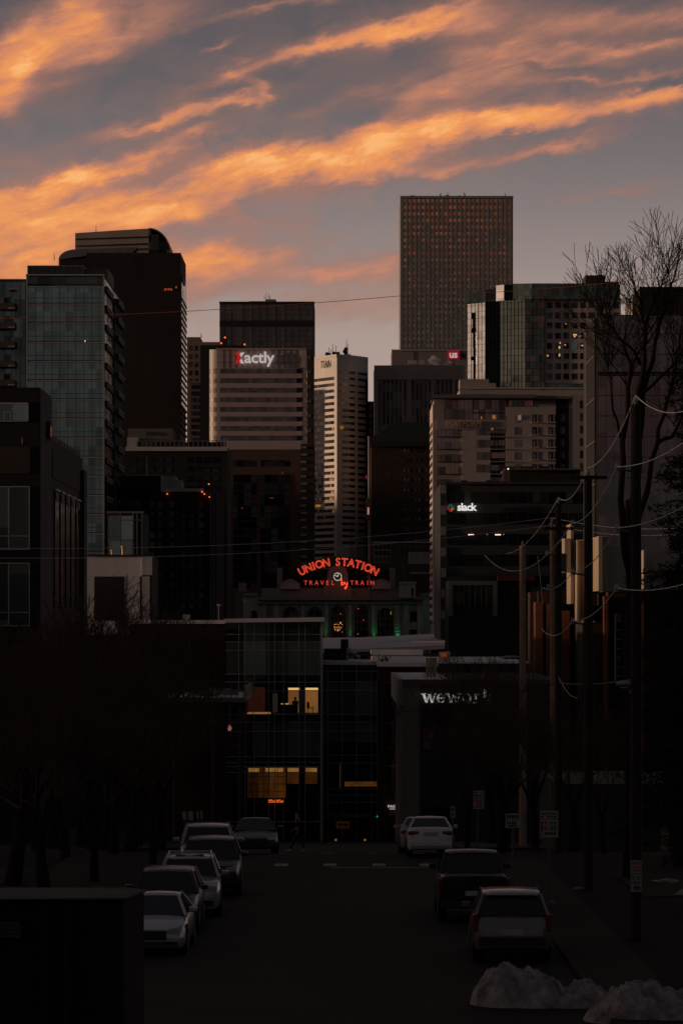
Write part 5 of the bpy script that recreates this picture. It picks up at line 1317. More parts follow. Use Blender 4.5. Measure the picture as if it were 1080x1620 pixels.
def person(r, J, with_shoes=True):
    B_ = [('pelvis','spine'),('spine','chest'),('chest','neck'),('neck','chin'),('chin','head'),('head','crown_'),('chest','shL'),('shL','elL'),('elL','wrL'),('chest','shR'),('shR','elR'),('elR','wrR'),
          ('pelvis','hipL'),('hipL','knL'),('knL','anL'),('anL','toL'),('pelvis','hipR'),('hipR','knR'),('knR','anR'),('anR','toR')]
    J = dict(J)
    for s_ in 'LR':
        e, w = Vector(J['el'+s_][:3]), Vector(J['wr'+s_][:3]); d = (w-e).normalized(); sd = Vector((1,0,0)) if s_ == 'L' else Vector((-1,0,0))
        fw = Vector((0,-1,0)) if abs(d.y) < .8 else Vector((0,0,1)); palm = w+d*.075; J['palm'+s_] = (*palm, .03); B_.append(('wr'+s_, 'palm'+s_))
        for k, (off, ln) in enumerate(((-.026,.062),(-.009,.078),(.009,.074),(.026,.058))):
            a = palm+fw*off+d*.03; b = a+d*ln*.6; c = b+(d*.8-sd*.5).normalized()*ln*.45
            J['f%s%da' % (s_,k)] = (*a,.009); J['f%s%db' % (s_,k)] = (*b,.0085); J['f%s%dc' % (s_,k)] = (*c,.007)
            B_ += [('palm'+s_,'f%s%da' % (s_,k)),('f%s%da' % (s_,k),'f%s%db' % (s_,k)),('f%s%db' % (s_,k),'f%s%dc' % (s_,k))]
        a = w+d*.03+fw*.035; b = a+(fw*.6+d*.7).normalized()*.045; J['t%sa' % s_] = (*a,.011); J['t%sb' % s_] = (*b,.009); B_ += [('wr'+s_,'t%sa' % s_),('t%sa' % s_,'t%sb' % s_)]
    body = skin_mesh(J, B_, 'body', skin_m, r)
    g = lambda k, s_: (*J[k][:3], J[k][3]*s_ if not isinstance(J[k][3], tuple) else (J[k][3][0]*s_, J[k][3][1]*s_))
    jk = {k: g(k, 1.22) for k in ('pelvis','spine','chest','shL','elL','wrL','shR','elR','wrR')}
    skin_mesh(jk, [('pelvis','spine'),('spine','chest'),('chest','shL'),('shL','elL'),('elL','wrL'),('chest','shR'),('shR','elR'),('elR','wrR')], 'jacket', cloth_d, r)
    tr = {k: g(k, 1.25) for k in ('pelvis','hipL','knL','anL','hipR','knR','anR')}
    skin_mesh(tr, [('pelvis','hipL'),('hipL','knL'),('knL','anL'),('pelvis','hipR'),('hipR','knR'),('knR','anR')], 'trousers', cloth_t, r)
    for s_ in 'LR':
        a, t = Vector(J['an'+s_][:3]), Vector(J['to'+s_][:3]); h = a-(t-a)*.3
        skin_mesh({'h': (h.x,h.y,t.z,.045),'m': (*((a+t)/2).xy, t.z+.01,.05),'t': (*(t+(t-a)*.15),.04)}, [('h','m'),('m','t')], 'shoe', shoe_m if with_shoes else cloth_d, r, 1)
    hd = Vector(J['head'][:3])
    skin_mesh({'a': (hd.x, hd.y+.02, hd.z+.02, .096), 'b': (hd.x, hd.y+.015, hd.z+.095, .078), 'c': (hd.x, hd.y+.05, hd.z-.06, .06)}, [('a','b'),('a','c')], 'hair', hair_m, r)
    return body
def headset(x, y, z): return {'neck': (x,y,z-.20,.055), 'chin': (x,y-.015,z-.09,.065), 'head': (x,y-.01,z,.085), 'crown_': (x,y,z+.07,.065)}
# pedestrian crossing from right to left
py_ = 150.0; px_ = PX(470.5, py_); zz = gz(py_)+.01
P_ = root('person', (px_, py_, zz), 'pedestrian in dark clothes and pale shoes crossing the far end of the street', 'person')
J = {'pelvis': (0,0,.90,(.13,.10)), 'spine': (0,0,1.08,(.125,.09)), 'chest': (-.01,0,1.30,(.15,.10)), **headset(-.02,0,1.60),
     'shL': (-.02,-.19,1.36,.055), 'elL': (.10,-.22,1.10,.042), 'wrL': (.02,-.22,.88,.03), 'shR': (-.02,.19,1.36,.055), 'elR': (-.08,.22,1.10,.042), 'wrR': (-.20,.22,.92,.03),
     'hipL': (0,-.09,.86,.085), 'knL': (-.16,-.09,.50,.06), 'anL': (-.30,-.09,.12,.042), 'toL': (-.46,-.09,.05,.035), 'hipR': (0,.09,.86,.085), 'knR': (.12,.09,.48,.06), 'anR': (.30,.09,.13,.042), 'toR': (.17,.09,.05,.035)}
person(P_, J)
P2 = root('person', SEAT, 'person in dark clothes sitting at a desk in the upper lit window', 'person')
J = {'pelvis': (0,0,.52,(.13,.11)), 'spine': (0,-.02,.72,(.12,.09)), 'chest': (0,-.04,.94,(.15,.10)), **headset(0,-.06,1.24),
     'shL': (.19,-.04,1.0,.055), 'elL': (.24,-.12,.78,.042), 'wrL': (.16,-.34,.80,.03), 'shR': (-.19,-.04,1.0,.055), 'elR': (-.24,-.12,.78,.042), 'wrR': (-.14,-.34,.80,.03),
     'hipL': (.10,-.03,.50,.085), 'knL': (.12,-.42,.50,.06), 'anL': (.12,-.40,.10,.042), 'toL': (.12,-.52,.05,.035), 'hipR': (-.10,-.03,.50,.085), 'knR': (-.12,-.42,.50,.06), 'anR': (-.12,-.40,.10,.042), 'toR': (-.12,-.52,.05,.035)}
person(P2, J, False)
MB().box(SEAT[0]-.24, SEAT[0]+.24, SEAT[1]-.25, SEAT[1]+.25, SEAT[2]+.36, SEAT[2]+.43).build('seat', cloth_d, root('stool', (SEAT[0],SEAT[1],SEAT[2]), 'dark stool under the person in the upper lit window', 'stool'))
st_ = [o for o in bpy.data.objects if o.name.startswith('stool')][0]; MB().tube([(SEAT[0],SEAT[1],SEAT[2]),(SEAT[0],SEAT[1],SEAT[2]+.36)], .04, 8).build('leg', cloth_d, st_)

# ================================================================ cars (length along y, nose toward -y)
tyre_m = plain('tyre_rubber', (.012,.012,.012), .85); rim_m = plain('rim_alloy', (.25,.25,.25), .35, .8); trim_m = plain('black_trim', (.012,.012,.012), .5)
cglass = plain('car_glass', (.010,.012,.012), .06, 0, .45, .05); lens_m = plain('headlight_lens', (.50,.50,.50), .12, .3, .8); red_lens = plain('tail_lens', (.16,.012,.010), .2, 0, .6); plate_m = plain('number_plate', (.35,.36,.36), .5)
chrome = plain('chrome_strip', (.5,.5,.5), .25, .9)
def paintm(name, c, metal=.3, coat=.7): return plain(name, c, .3, metal, .5, .04, 3, coat)
def section(y, hw, zb, zt, crown=.03, n=0):
    q = [(-hw*.90, zb), (-hw*.985, zb+.10), (-hw, zb+(zt-zb)*.55), (-hw*.975, zt-.12), (-hw*.93, zt-.03), (-hw*.80, zt+crown*.3), (-hw*.4, zt+crown*.85)]
    return [(x, y, z) for x, z in q] + [(0, y, zt+crown)] + [(-x, y, z) for x, z in reversed(q)]
CARS = {
 'sedan': dict(L=(-2.32,2.30), st=[(-2.32,.60,.32,.55),(-2.26,.78,.22,.64),(-2.05,.87,.18,.70),(-1.55,.90,.18,.80),(-.85,.905,.20,.92),(0,.91,.20,.95),(1.1,.91,.20,.99),(1.75,.90,.20,1.04),(2.1,.87,.22,1.05),(2.24,.80,.26,.98),(2.30,.66,.34,.80)],
   belt=.93, roof=1.44, hb=.83, hr=.58, ws=(-.92,-.08), rw=(.98,1.78), wheel=(-1.42,1.38), wr=.33, head_z=.62, tail_z=.86),
 'suv': dict(L=(-2.35,2.30), st=[(-2.35,.62,.36,.72),(-2.28,.82,.26,.92),(-2.0,.90,.24,1.0),(-1.4,.93,.24,1.06),(-.95,.935,.26,1.10),(0,.94,.26,1.12),(1.2,.94,.26,1.13),(1.95,.93,.28,1.12),(2.2,.90,.30,1.08),(2.30,.78,.38,.98)],
   belt=1.08, roof=1.66, hb=.87, hr=.68, ws=(-.98,-.38), rw=(1.95,2.17), wheel=(-1.45,1.42), wr=.37, head_z=.84, tail_z=1.0),
 'pickup': dict(L=(-2.9,2.9), st=[(-2.9,.72,.45,.95),(-2.82,.92,.38,1.18),(-2.4,.98,.36,1.22),(-1.5,1.0,.36,1.27),(0,1.0,.38,1.30),(1.0,1.0,.38,1.33),(2.6,1.0,.42,1.34),(2.84,.99,.44,1.34),(2.9,.95,.5,1.30)],
   belt=1.27, roof=1.93, hb=.92, hr=.74, ws=(-1.35,-.70), rw=(.72,.85), wheel=(-1.95,1.75), wr=.42, head_z=1.0, tail_z=1.12),
}
def make_car(kind, label, cat, paint, rails=False, scale=1, top=0, tailshape=0):
    S_ = CARS[kind]; r = root({'sedan':'parked_sedan','suv':'parked_suv','pickup':'parked_pickup'}[kind], (0,0,0), label, cat, 'cars parked along the kerb', local=True)
    MB().loft([section(*s_) for s_ in S_['st']]).build('body', paint, r, smooth=True)
    b0, b1, rf = S_['belt']-.02, S_['belt']+.03, S_['roof']; (w0, w1), (r1, r0) = S_['ws'], S_['rw']; hb, hr = S_['hb'], S_['hr']
    zc = rf-.05
    A = lambda t, side: (side*(hb+(hr-hb)*t))
    base = [(-hb,w0,b0),(hb,w0,b0),(hb,r0,b1),(-hb,r0,b1)]; tp = [(-hr,w1,zc),(hr,w1,zc),(hr,r1,zc),(-hr,r1,zc)]
    MB().loft([base, tp]).build('cabin', trim_m, r)
    # roof panel
    rg_ = []
    for y, hw, dz_ in ((w1-.04,hr-.05,-.045),(w1+.06,hr+.02,-.005),((w1+r1)/2,hr+.035,.02),(r1-.08,hr+.02,0),(r1+.05,hr-.04,-.045)):
        rg_.append([(-hw,y,rf-.075+dz_*.3),(-hw*.97,y,rf-.03+dz_),(-hw*.7,y,rf-.004+dz_),(0,y,rf+.012+dz_),(hw*.7,y,rf-.004+dz_),(hw*.97,y,rf-.03+dz_),(hw,y,rf-.075+dz_*.3)])
    MB().loft(rg_).build('roof', paint, r, smooth=True)
    def pane(name, a, b, c, d, off):
        a, b, c, d = map(Vector, (a,b,c,d)); n = (b-a).cross(d-a).normalized()*off
        ctr = (a+b+c+d)/4; sh = lambda p: ctr+(p-ctr)*.94
        m = MB(); m.loft([[sh(a)+n, sh(b)+n, sh(c)+n, sh(d)+n], [sh(a)-n*.3, sh(b)-n*.3, sh(c)-n*.3, sh(d)-n*.3]]).build(name, cglass, r)
    pane('windscreen', base[0], base[1], tp[1], tp[0], .02); pane('rear_window', base[2], base[3], tp[3], tp[2], .02)
    pane('side_window', base[1], base[2], tp[2], tp[1], .015); pane('side_window', base[3], base[0], tp[0], tp[3], .015)
    for (p, q) in ((base[0],tp[0]),(base[1],tp[1]),(base[2],tp[2]),(base[3],tp[3])): MB().tube([Vector(p)+Vector((0,0,.01)), Vector(q)+Vector((0,0,.02))], [.045,.04], 6).build('pillar', paint, r, smooth=True)
    for s_ in (-1, 1):
        ym = (w1+r1)/2+.1; MB().tube([(s_*(hb+.004),ym,b1),(s_*(hr+.004),ym,zc)], .04, 6).build('pillar', trim_m, r)
        for y in S_['wheel']:
            x = s_*(S_['st'][4][1]-.10); wr = S_['wr']
            MB().tube([(x-s_*.14,y,wr),(x+s_*.0,y,wr),(x+s_*.10,y,wr),(x+s_*.118,y,wr)], [wr,wr,wr*.99,wr*.9], 22).build('wheel', tyre_m, r, smooth=True)
            w_ = MB(); w_.tube([(x+s_*.12,y,wr),(x+s_*.126,y,wr)], wr*.64, 18); w_.build('rim', rim_m, r)
            MB().tube([(s_*(S_['st'][4][1]-.17),y,wr+.03),(s_*(S_['st'][4][1]+.004),y,wr+.03)], wr+.07, 20).build('wheel_arch', trim_m, r)
        mx, my, mz = s_*(hb+.17), w0+.42, b1+.10
        MB().loft([[(mx-.11,my,mz-.08),(mx+.11,my,mz-.07),(mx+.11,my,mz+.07),(mx-.11,my,mz+.08)],[(mx-.09,my-.12,mz-.06),(mx+.09,my-.12,mz-.05),(mx+.09,my-.12,mz+.05),(mx-.09,my-.12,mz+.06)]]).build('mirror', paint, r, bevel=.02)
        hz = S_['head_z']; yf = S_['L'][0]; hw1 = S_['st'][1][1]
        MB().loft([[(s_*hw1*.58,yf-.01,hz-.07),(s_*hw1*.58,yf-.01,hz+.05),(s_*hw1*.58,yf+.3,hz+.05),(s_*hw1*.58,yf+.3,hz-.07)],[(s_*hw1*.97,yf+.03,hz-.07),(s_*hw1*.97,yf+.03,hz+.08),(s_*(hw1+.02),yf+.42,hz+.12),(s_*(hw1+.02),yf+.42,hz-.04)]]).build('headlight', lens_m, r)
        yb = S_['L'][1]; tz = S_['tail_z']; hwr = S_['st'][-2][1]
        if kind == 'sedan': tl = MB().box(s_*hwr*.55, s_*(hwr+.055), yb-.16, yb-.0, tz-.09, tz+.06)
        else: tl = MB().box(s_*(hwr-.10), s_*(hwr+.035), yb-.22, yb-.02, tz-.26, tz+.16)
        tl.build('tail_light', red_lens, r, bevel=.02)
    yf, yb = S_['L']; hz = S_['head_z']
    gl_ = MB().box(-.42, .42, yf-.015, yf+.1, hz-.22, hz+.03).build('grille', trim_m, r)
    MB().box(-.43, .43, yf-.03, yf-.016, hz+.0, hz+.025).build('grille_bar', chrome, gl_); MB().box(-.36, .36, yf-.028, yf-.016, hz-.11, hz-.095).build('grille_bar', trim_m, gl_)
    MB().box(-.7, .7, yf-.02, yf+.12, .26 if kind == 'sedan' else .36, .36 if kind == 'sedan' else .50).build('lower_grille', trim_m, r)
    MB().box(-.26, .26, yb-.02, yb+.012, S_['tail_z']-(.12 if kind == 'sedan' else .34), S_['tail_z']+(.02 if kind == 'sedan' else -.2)).build('number_plate', plate_m, r)
    MB().box(-.80 if kind != 'pickup' else -.94, .80 if kind != 'pickup' else .94, yb-.12, yb+.035, .34 if kind == 'sedan' else .42, .52 if kind == 'sedan' else .62).build('rear_bumper', paint if kind == 'sedan' else trim_m, r, bevel=.03)
    if rails:
        for s_ in (-1, 1): MB().tube([(s_*(hr-.05),w1+.1,rf),(s_*(hr-.05),w1+.22,rf+.07),(s_*(hr-.05),r1-.25,rf+.07),(s_*(hr-.05),r1-.12,rf)], .022, 6).build('roof_rail', chrome, r)
        for y in (w1+.35, r1-.5): MB().tube([(-hr+.05,y,rf+.07),(hr-.05,y,rf+.07)], .02, 6).build('roof_bar', chrome, r)
    if kind == 'pickup':
        MB().box(-.80, .80, 1.02, 2.75, 1.345, 1.352).build('bed_liner', trim_m, r); MB().box(-.86, .86, yb-.02, yb+.01, .66, 1.28).build('tailgate', paint, r, bevel=.015)
    if kind == 'suv': MB().box(-hr+.1, hr-.1, r1-.02, r1+.16, rf-.07, rf-.03).build('roof_spoiler', paint, r, bevel=.015)
    if top: MB().box(-.42, .42, w1+.25, w1+1.0, rf+.003, rf+.018).build('sunroof', cglass, r)
    r.scale = (scale,)*3
    return r
silver = paintm('silver_paint', (.34,.34,.35)); white_p = paintm('white_paint', (.62,.62,.62), 0); black_p = paintm('black_paint', (.005,.005,.006), 0, .12); dkgrey = paintm('dark_grey_paint', (.035,.035,.038)); champ = paintm('champagne_paint', (.16,.15,.135)); grey_p = paintm('pale_grey_paint', (.44,.44,.44))
def put(car, px_mid, yref, facing=1, dyaw=0):
    kind = 'pickup' if 'pickup' in car.name else 'sedan' if 'sedan' in car.name else 'suv'
    f_, b_ = CARS[kind]['L']; yc = yref-f_ if facing == 1 else yref+b_
    sl_ = math.atan((gz(yc+1.4)-gz(yc-1.4))/2.8)
    car.location = (PX(px_mid, yref), yc, gz(yc)+.01); car.rotation_euler = (sl_ if facing == 1 else -sl_, 0, (0 if facing == 1 else math.pi)+R(dyaw)); return car
put(make_car('sedan', 'pale grey sedan facing us, half hidden by the dark wall at lower left', 'car', grey_p), 240, 90, 1, -1)
put(make_car('suv', 'black suv parked between the pale grey sedan and the silver suv on the left', 'car', black_p), 259, 96.6, 1, 0)
put(make_car('suv', 'silver suv with chrome roof rails and sunroof parked on the left', 'car', silver, rails=True, top=1), 295, 103, 1, 2)
put(make_car('suv', 'black suv parked just behind the silver suv with roof rails on the left', 'car', black_p, scale=1.04), 330, 112, 1, 1)
put(make_car('suv', 'silver grey suv farthest up the left row beside the black sedan', 'car', silver, scale=1.04), 325, 121, 1, 2)
put(make_car('sedan', 'low black sedan at the far end of the left row', 'car', black_p, scale=.97), 402, 138, 1, 2)
put(make_car('suv', 'dull champagne suv seen from behind, next to the snow heap on the right', 'car', champ, rails=False, scale=1.04), 812, 88, -1, -1)
put(make_car('pickup', 'big black pickup truck seen from behind on the right', 'truck', black_p), 750, 101, -1, 0)
put(make_car('sedan', 'white sedan seen from behind at the far end of the right row', 'car', white_p), 681, 134, -1, 0)
put(make_car('sedan', 'pale sedan mostly hidden in front of the white sedan on the right', 'car', silver), 668, 141, -1, 0)

# ================================================================ street furniture
wood = brick('dummy', (.1,.1,.1), (.1,.1,.1), (.1,.1,.1)) and None
def woodm(name, c): 
    m = wall(name, c, .85, .35, 1.2, .5); return m
wood_l = woodm('weathered_pole_wood', (.34,.23,.15)); wood_d = woodm('tarred_pole_wood', (.030,.021,.016))
ins_m = plain('insulator', (.30,.28,.27), .35); steel_g = plain('galvanised', (.10,.10,.10), .5, .3)
def pole(px, pyt, d, r0, r1, mat, label, arms=()):
    x, z0, z1 = PX(px, d), gz(d)-.2, PZ(pyt, d)
    r = root('utility_pole', (x, d, z0), label, 'utility pole', 'utility poles along the right sidewalk')
    MB().tube([(x,d,z0),(x+.02,d,(z0+z1)/2),(x,d,z1)], [r0,(r0+r1)/2,r1], 12).build('pole', mat, r, smooth=True)
    MB().tube([(x,d,z1),(x,d,z1+.10),(x,d,z1+.22)], [.03,.07,.04], 8).build('top_insulator', ins_m, r)
    for (py, L) in arms:
        z = PZ(py, d); a = MB().tube([(x-r1,d,z-.05),(x-L,d,z)], .035, 6).build('side_bracket', steel_g, r)
        MB().tube([(x-L,d,z-.05),(x-L,d,z+.05),(x-L,d,z+.16)], [.05,.07,.03], 8).build('insulator', ins_m, a)
    return r, x, z1
pD, xD, zD = pole(1004.5, 640, 95, .17, .135, wood_d, 'nearest and tallest dark wooden utility pole on the right, with a parking sign on it', ((742,.5),(838,.5),(933,.5)))
pC, xC, zC = pole(929.5, 752, 115, .165, .13, wood_d, 'dark wooden utility pole second nearest, left of the tallest pole', ((830,.5),(907,.5),(985,.5)))
pB, xB, zB = pole(882.5, 797, 140, .16, .12, wood_d, 'dark wooden utility pole just right of the slim lit brown pole', ((877,.45),(930,.4)))
pE, xE, zE = pole(872.5, 827, 165, .13, .10, wood_l, 'slim brown wooden pole close behind the third dark pole', ())
pA, xA, zA = pole(826, 863, 185, .19, .16, wood_l, 'farthest wooden utility pole, its left side lit warm', ())
def attach_arm(x, px1, py, d): pass
for (R_, x, d, py) in ((pC, xC, 115, 743), (pB, xB, 140, 826)):
    MB().box(x-.6, x+.6, d-.19, d-.13, PZ(py,d)-.32, PZ(py,d)-.2).build('cross_arm', wood_d, R_)
tr_ = MB().tube([(xE+.45,164.6,PZ(905,165)),(xE+.45,164.6,PZ(876,165))], .22, 10).build('transformer', steel_g, pE, smooth=True)
# cobra head lamps
def cobra(px0, px1, py, d, xp, label):
    r = root('street_light', (xp, d, PZ(py+4,d)), label, 'street light')
    x0, x1, z = PX(px0, d), PX(px1, d), PZ(py, d)
    MB().tube([(xp,d,z-.25),((xp+x1)/2,d,z-.08),(x1,d,z)], .035, 8).build('arm', steel_g, r)
    rg_ = [[(x1+(x0-x1)*t, d+w_*math.cos(a), z+h_*math.sin(a)) for a in [k*math.pi/4 for k in range(8)]] for t, w_, h_ in ((0,.05,.05),(.25,.13,.09),(.7,.15,.09),(1,.06,.03))]
    MB().loft(rg_).build('lamp_head', plain('lamp_shell', (.24,.27,.29), .4, .2), r, smooth=True)
    MB().box(x0+.1, x0+.32, d-.1, d+.1, z-.11, z-.085).build('lens', plain('lamp_lens', (.3,.3,.3), .2), r)
cobra(792, 822, 1040, 185, xA-.17, 'grey cobra head street light on the farthest wooden pole')
cobra(974, 999, 1082, 95, xD-.13, 'grey cobra head street light on the nearest tall pole')
# wires
wire_l = plain('pale_wire', (.75,.72,.70), .5); wire_d = plain('black_wire', (.02,.018,.017), .6); wire_r = plain('copper_wire', (.80,.28,.18), .5)
def wire(label, spans, rad, mat, name='cable'):
    mb = MB()
    for (a, b, sag) in spans:
        a, b = Vector(a), Vector(b); pts = []
        for k in range(15):
            t = k/14; p = a.lerp(b, t); p.z -= sag*4*t*(1-t); pts.append(p)
        mb.tube(pts, rad, 5)
    me_ = mb.build(name, mat); tag(me_, label, 'cable', 'overhead cables'); return me_
def W3(px, py, d): return (PX(px,d), d, PZ(py,d))
tD, tC, tB, tE, tA = (xD,95,zD+.24), (xC,115,zC+.24), (xB,140,zB+.24), (xE,165,zE+.24), (xA,185,zA+.24)
wire('pale top wire looping from pole top to pole top on the right', [(W3(1120,628,84),tD,.42),(tD,tC,.42),(tC,tB,.45),(tB,W3(800,876,168),.5)], .014, wire_l)
wire('pale wire on the upper side brackets of the two nearest poles', [(W3(1150,640,78),W3(975,738.5,95),.35),(W3(975,738.5,95),W3(905.5,828,115),.35),(W3(905.5,828,115),W3(766,878,158),1.1)], .014, wire_l)
wire('pale wire on the middle side brackets of the two nearest poles', [(W3(1150,755,78),W3(975,835,95),.25),(W3(975,835,95),W3(905.5,904,115),.3),(W3(905.5,904,115),W3(858,930,140),.25)], .013, wire_l)
wire('pale wire on the lowest side brackets of the two nearest poles', [(W3(1150,895,78),W3(975,930,95),.25),(W3(975,930,95),W3(905.5,982,115),.25),(W3(905.5,982,115),W3(857,996,140),.35)], .013, wire_l)
wire('short slack wire dangling between the farthest and third poles', [(W3(850,880,150),W3(858,955,150),-.05)], .011, wire_l)
wire('short slack wire hanging low from the third pole', [(W3(881,1066,140),W3(913,1104,138),.25)], .011, wire_l)
wire('upper of two thin grey wires crossing the whole view to the slim pole', [(W3(-60,866,150),tE,.5),(tE,W3(1150,826,150),.4)], .010, wire_l)
wire('lower of two thin grey wires crossing the whole view to the slim pole', [(W3(-60,882,150),W3(873,831,165),.5),(W3(873,831,165),W3(1150,835,150),.4)], .010, wire_l)
wire('thin copper coloured wire crossing the sky between the towers', [(W3(-90,506,100),W3(634,468,100),.12),(W3(634,468,100),W3(1150,424,100),.15)], .0085, wire_r)
wire('thick black cable sagging low across the lit office', [(W3(-60,1122,120),W3(883,1080,140),1.0),(W3(883,1080,140),W3(1000,1075,95),.1)], .022, wire_d)
# signs
post_m = plain('sign_post_steel', (.09,.085,.08), .5, .4); white_pl = plain('sign_white', (.30,.285,.27), .5); redp = plain('sign_red_print', (.30,.04,.035), .6); greenp = plain('sign_green_print', (.03,.16,.08), .6); blackp = plain('sign_black_print', (.02,.02,.02), .6)
def sign(label, px, py0, py1, w, d, plates, post=True, tilt=0, x=None):
    X_ = PX(px, d) if x is None else x
    r = root('street_sign', (X_, d, gz(d)), label, 'sign')
    if post: MB().tube([(X_,d+.04,gz(d)-.1),(X_+tilt,d+.04,PZ(py0,d))], .03, 8).build('post', post_m, r)
    for (a, b, rows) in plates:
        pl_ = MB().box(X_+tilt-w/F*d/2, X_+tilt+w/F*d/2, d-.015, d, PZ(b,d), PZ(a,d)).build('plate', white_pl, r, bevel=.004)
        for (y0, y1, x0, x1, m_) in rows:
            mb = MB(); n = max(1, int((x1-x0)*7)); rn = random.Random(int(px+y0*50))
            for k in range(n):
                if m_ is not greenp and m_ is not redp or n > 1:
                    if rn.random() < .12: continue
                xa_ = x0+(x1-x0)*k/n; xb_ = x0+(x1-x0)*(k+.72)/n if n > 1 else x1
                mb.box(X_+tilt+(xa_-.5)*w/F*d, X_+tilt+(xb_-.5)*w/F*d, d-.022, d-.0155, PZ(a+(b-a)*y1,d), PZ(a+(b-a)*y0,d))
            if mb.v: mb.build('lettering', m_, pl_)
    return r
sign('pair of small red and white parking plates on a thin leaning post behind the pickup', 753, 1251, 1280, 17, 121, [(1251,1262.5,[(.15,.38,.1,.9,redp),(.55,.8,.1,.9,blackp)]),(1263.5,1280,[(.1,.3,.1,.9,redp),(.38,.6,.15,.9,redp),(.68,.88,.1,.85,redp)])], tilt=.08)
sign('narrow white plate on a post above the white sedan', 716, 1276, 1294, 8, 128, [(1276,1294,[(.15,.4,.1,.9,blackp),(.55,.8,.15,.85,blackp)])])
sign('wide white two line plate on a post, middle of the three by the pickup', 811, 1287, 1310, 24, 108, [(1287,1297.5,[(.2,.75,.08,.92,blackp)]),(1298,1310,[(.15,.5,.1,.9,blackp),(.6,.85,.2,.7,blackp)])])
sign('tall plate with white top and red and green halves on a thick post', 868, 1283, 1325, 29, 106, [(1283,1295,[(.2,.45,.05,.95,blackp),(.6,.85,.05,.9,blackp)]),(1296.5,1325,[(.1,.9,.04,.10,redp),(.1,.28,.05,.45,redp),(.36,.6,.05,.45,redp),(.1,.28,.55,.95,greenp),(.36,.6,.55,.95,greenp),(.7,.85,.1,.9,blackp)])])
sign('white parking plates with red and green print fixed to the nearest tall pole', 1005.5, 1361, 1411, 17, 94.78, [(1361,1382,[(.1,.35,.1,.9,redp),(.45,.6,.1,.9,redp),(.7,.85,.1,.9,redp)]),(1383.5,1411,[(.08,.3,.1,.9,greenp),(.38,.55,.1,.9,greenp),(.65,.9,.1,.9,blackp)])], post=False)
# two way arrow sign at the end of the street
d = 292; X_ = PX(542, d)
r = root('street_sign', (X_, d, gz(d)), 'orange two headed arrow sign at the end of the street', 'sign')
MB().tube([(X_,d+.05,gz(d)-.2),(X_,d+.05,PZ(1299,d))], .04, 8).build('post', post_m, r)
MB().box(PX(531.5,d), PX(552.8,d), d-.02, d, PZ(1310.5,d), PZ(1299.2,d)).build('plate', plain('sign_orange', (.80,.38,.05), .45), r)
mb = MB(); pts = [(533.5,1304.8),(538.5,1301),(538.5,1303.6),(545.8,1303.6),(545.8,1301),(550.8,1304.8),(545.8,1308.6),(545.8,1306),(538.5,1306),(538.5,1308.6)]
# drawn as shaft and two heads so the polygon stays simple
mb.prism([(PX(x,d),PZ(y,d)) for x,y in pts], d-.035, d-.021); mb.build('arrow', blackp, r)
for k, px in enumerate((531, 577, 631)):
    rr_ = root('ground_reflector', (PX(px,288), 288, gz(288)), ['small amber ground reflector under the arrow sign','small amber ground reflector right of the arrow sign','small amber ground reflector by the shop door'][k], 'light')
    MB().tube([(PX(px,288),288,gz(288)),(PX(px,288),288,gz(288)+.2)], .12, 8).build('base', dark_steel, rr_); MB().box(PX(px-1.6,288), PX(px+1.6,288), 287.8, 288, gz(288)+.05, gz(288)+.2).build('lamp', emit('amber_dot', lin((150,95,40)), .7), rr_)  # reflectors; their shine is put in as emission
# four white panels left
d = 133
for k, (a, b, t0_, b0) in enumerate(((288.5,295.5,1284,1296.5),(298,306,1283.5,1298),(311.5,315,1284,1296),(317.5,321,1283,1295))):
    rr_ = root('notice_panel', (PX((a+b)/2,d), d, gz(d)), ['leftmost of the four pale upright panels behind the left cars','widest of the four pale upright panels behind the left cars','third from the left of the pale upright panels behind the left cars','rightmost of the four pale upright panels behind the left cars'][k], 'panel', 'pale upright panels')
    MB().loft([[(PX(a+.6,d),d-.03,PZ(b0,d)),(PX(b,d),d-.03,PZ(b0,d)),(PX(b,d),d,PZ(b0,d)),(PX(a+.6,d),d,PZ(b0,d))],[(PX(a-.4,d),d-.03,PZ(t0_,d)),(PX(b-.9,d),d-.03,PZ(t0_,d)),(PX(b-.9,d),d,PZ(t0_,d)),(PX(a-.4,d),d,PZ(t0_,d))]]).build('board', plain('board_white', (.30,.29,.28), .6), rr_)
    MB().tube([(PX((a+b)/2,d),d+.04,gz(d)-.1),(PX((a+b)/2,d),d+.04,PZ(b0-2,d))], .025, 6).build('post', post_m, rr_)
# dark wall, lower left
Wl = root('boundary_wall', (PX(100,61), 61, gz(61)), 'tall dark masonry wall with a flat coping filling the lower left corner', 'wall')
wp = [(PX(-80,60.2),60.2),(PX(196,60.4),60.4),(PX(228,62.2),62.2),(PX(228,62.2)-.3,62.6),(PX(-80,62),62.6)]
MB().prism(wp, gz(60)-.3, PZ(1423,60.4), 'z').build('wall', brick('soot_brick', (.016,.011,.008), (.02,.013,.01), (.014,.012,.01), .4), Wl)
wc = [(PX(-80,60.2),60.1),(PX(196,60.4)+.03,60.3),(PX(228,62.2)+.05,62.15),(PX(228,62.2)-.3,62.7),(PX(-80,62),62.7)]
MB().prism(wc, PZ(1423,60.4)+.001, PZ(1420,60.4), 'z').build('coping', wall('coping_stone', (.075,.062,.052), .85, .3, 1, .3), Wl)
for px in (74, 106): MB().box(PX(px,60.3)-.01, PX(px,60.3)+.01, 60.15, 60.3, gz(60), PZ(1424,60.3)).build('wall_joint', plain('joint_grey', (.02,.018,.016), .8), Wl)
sg = MB().box(PX(-8,60.1), PX(33,60.1), 60.05, 60.16, PZ(1483,60.1), PZ(1459,60.1)).build('name_plate', plain('plate_dim', (.045,.05,.048), .6), Wl)
mb = MB()
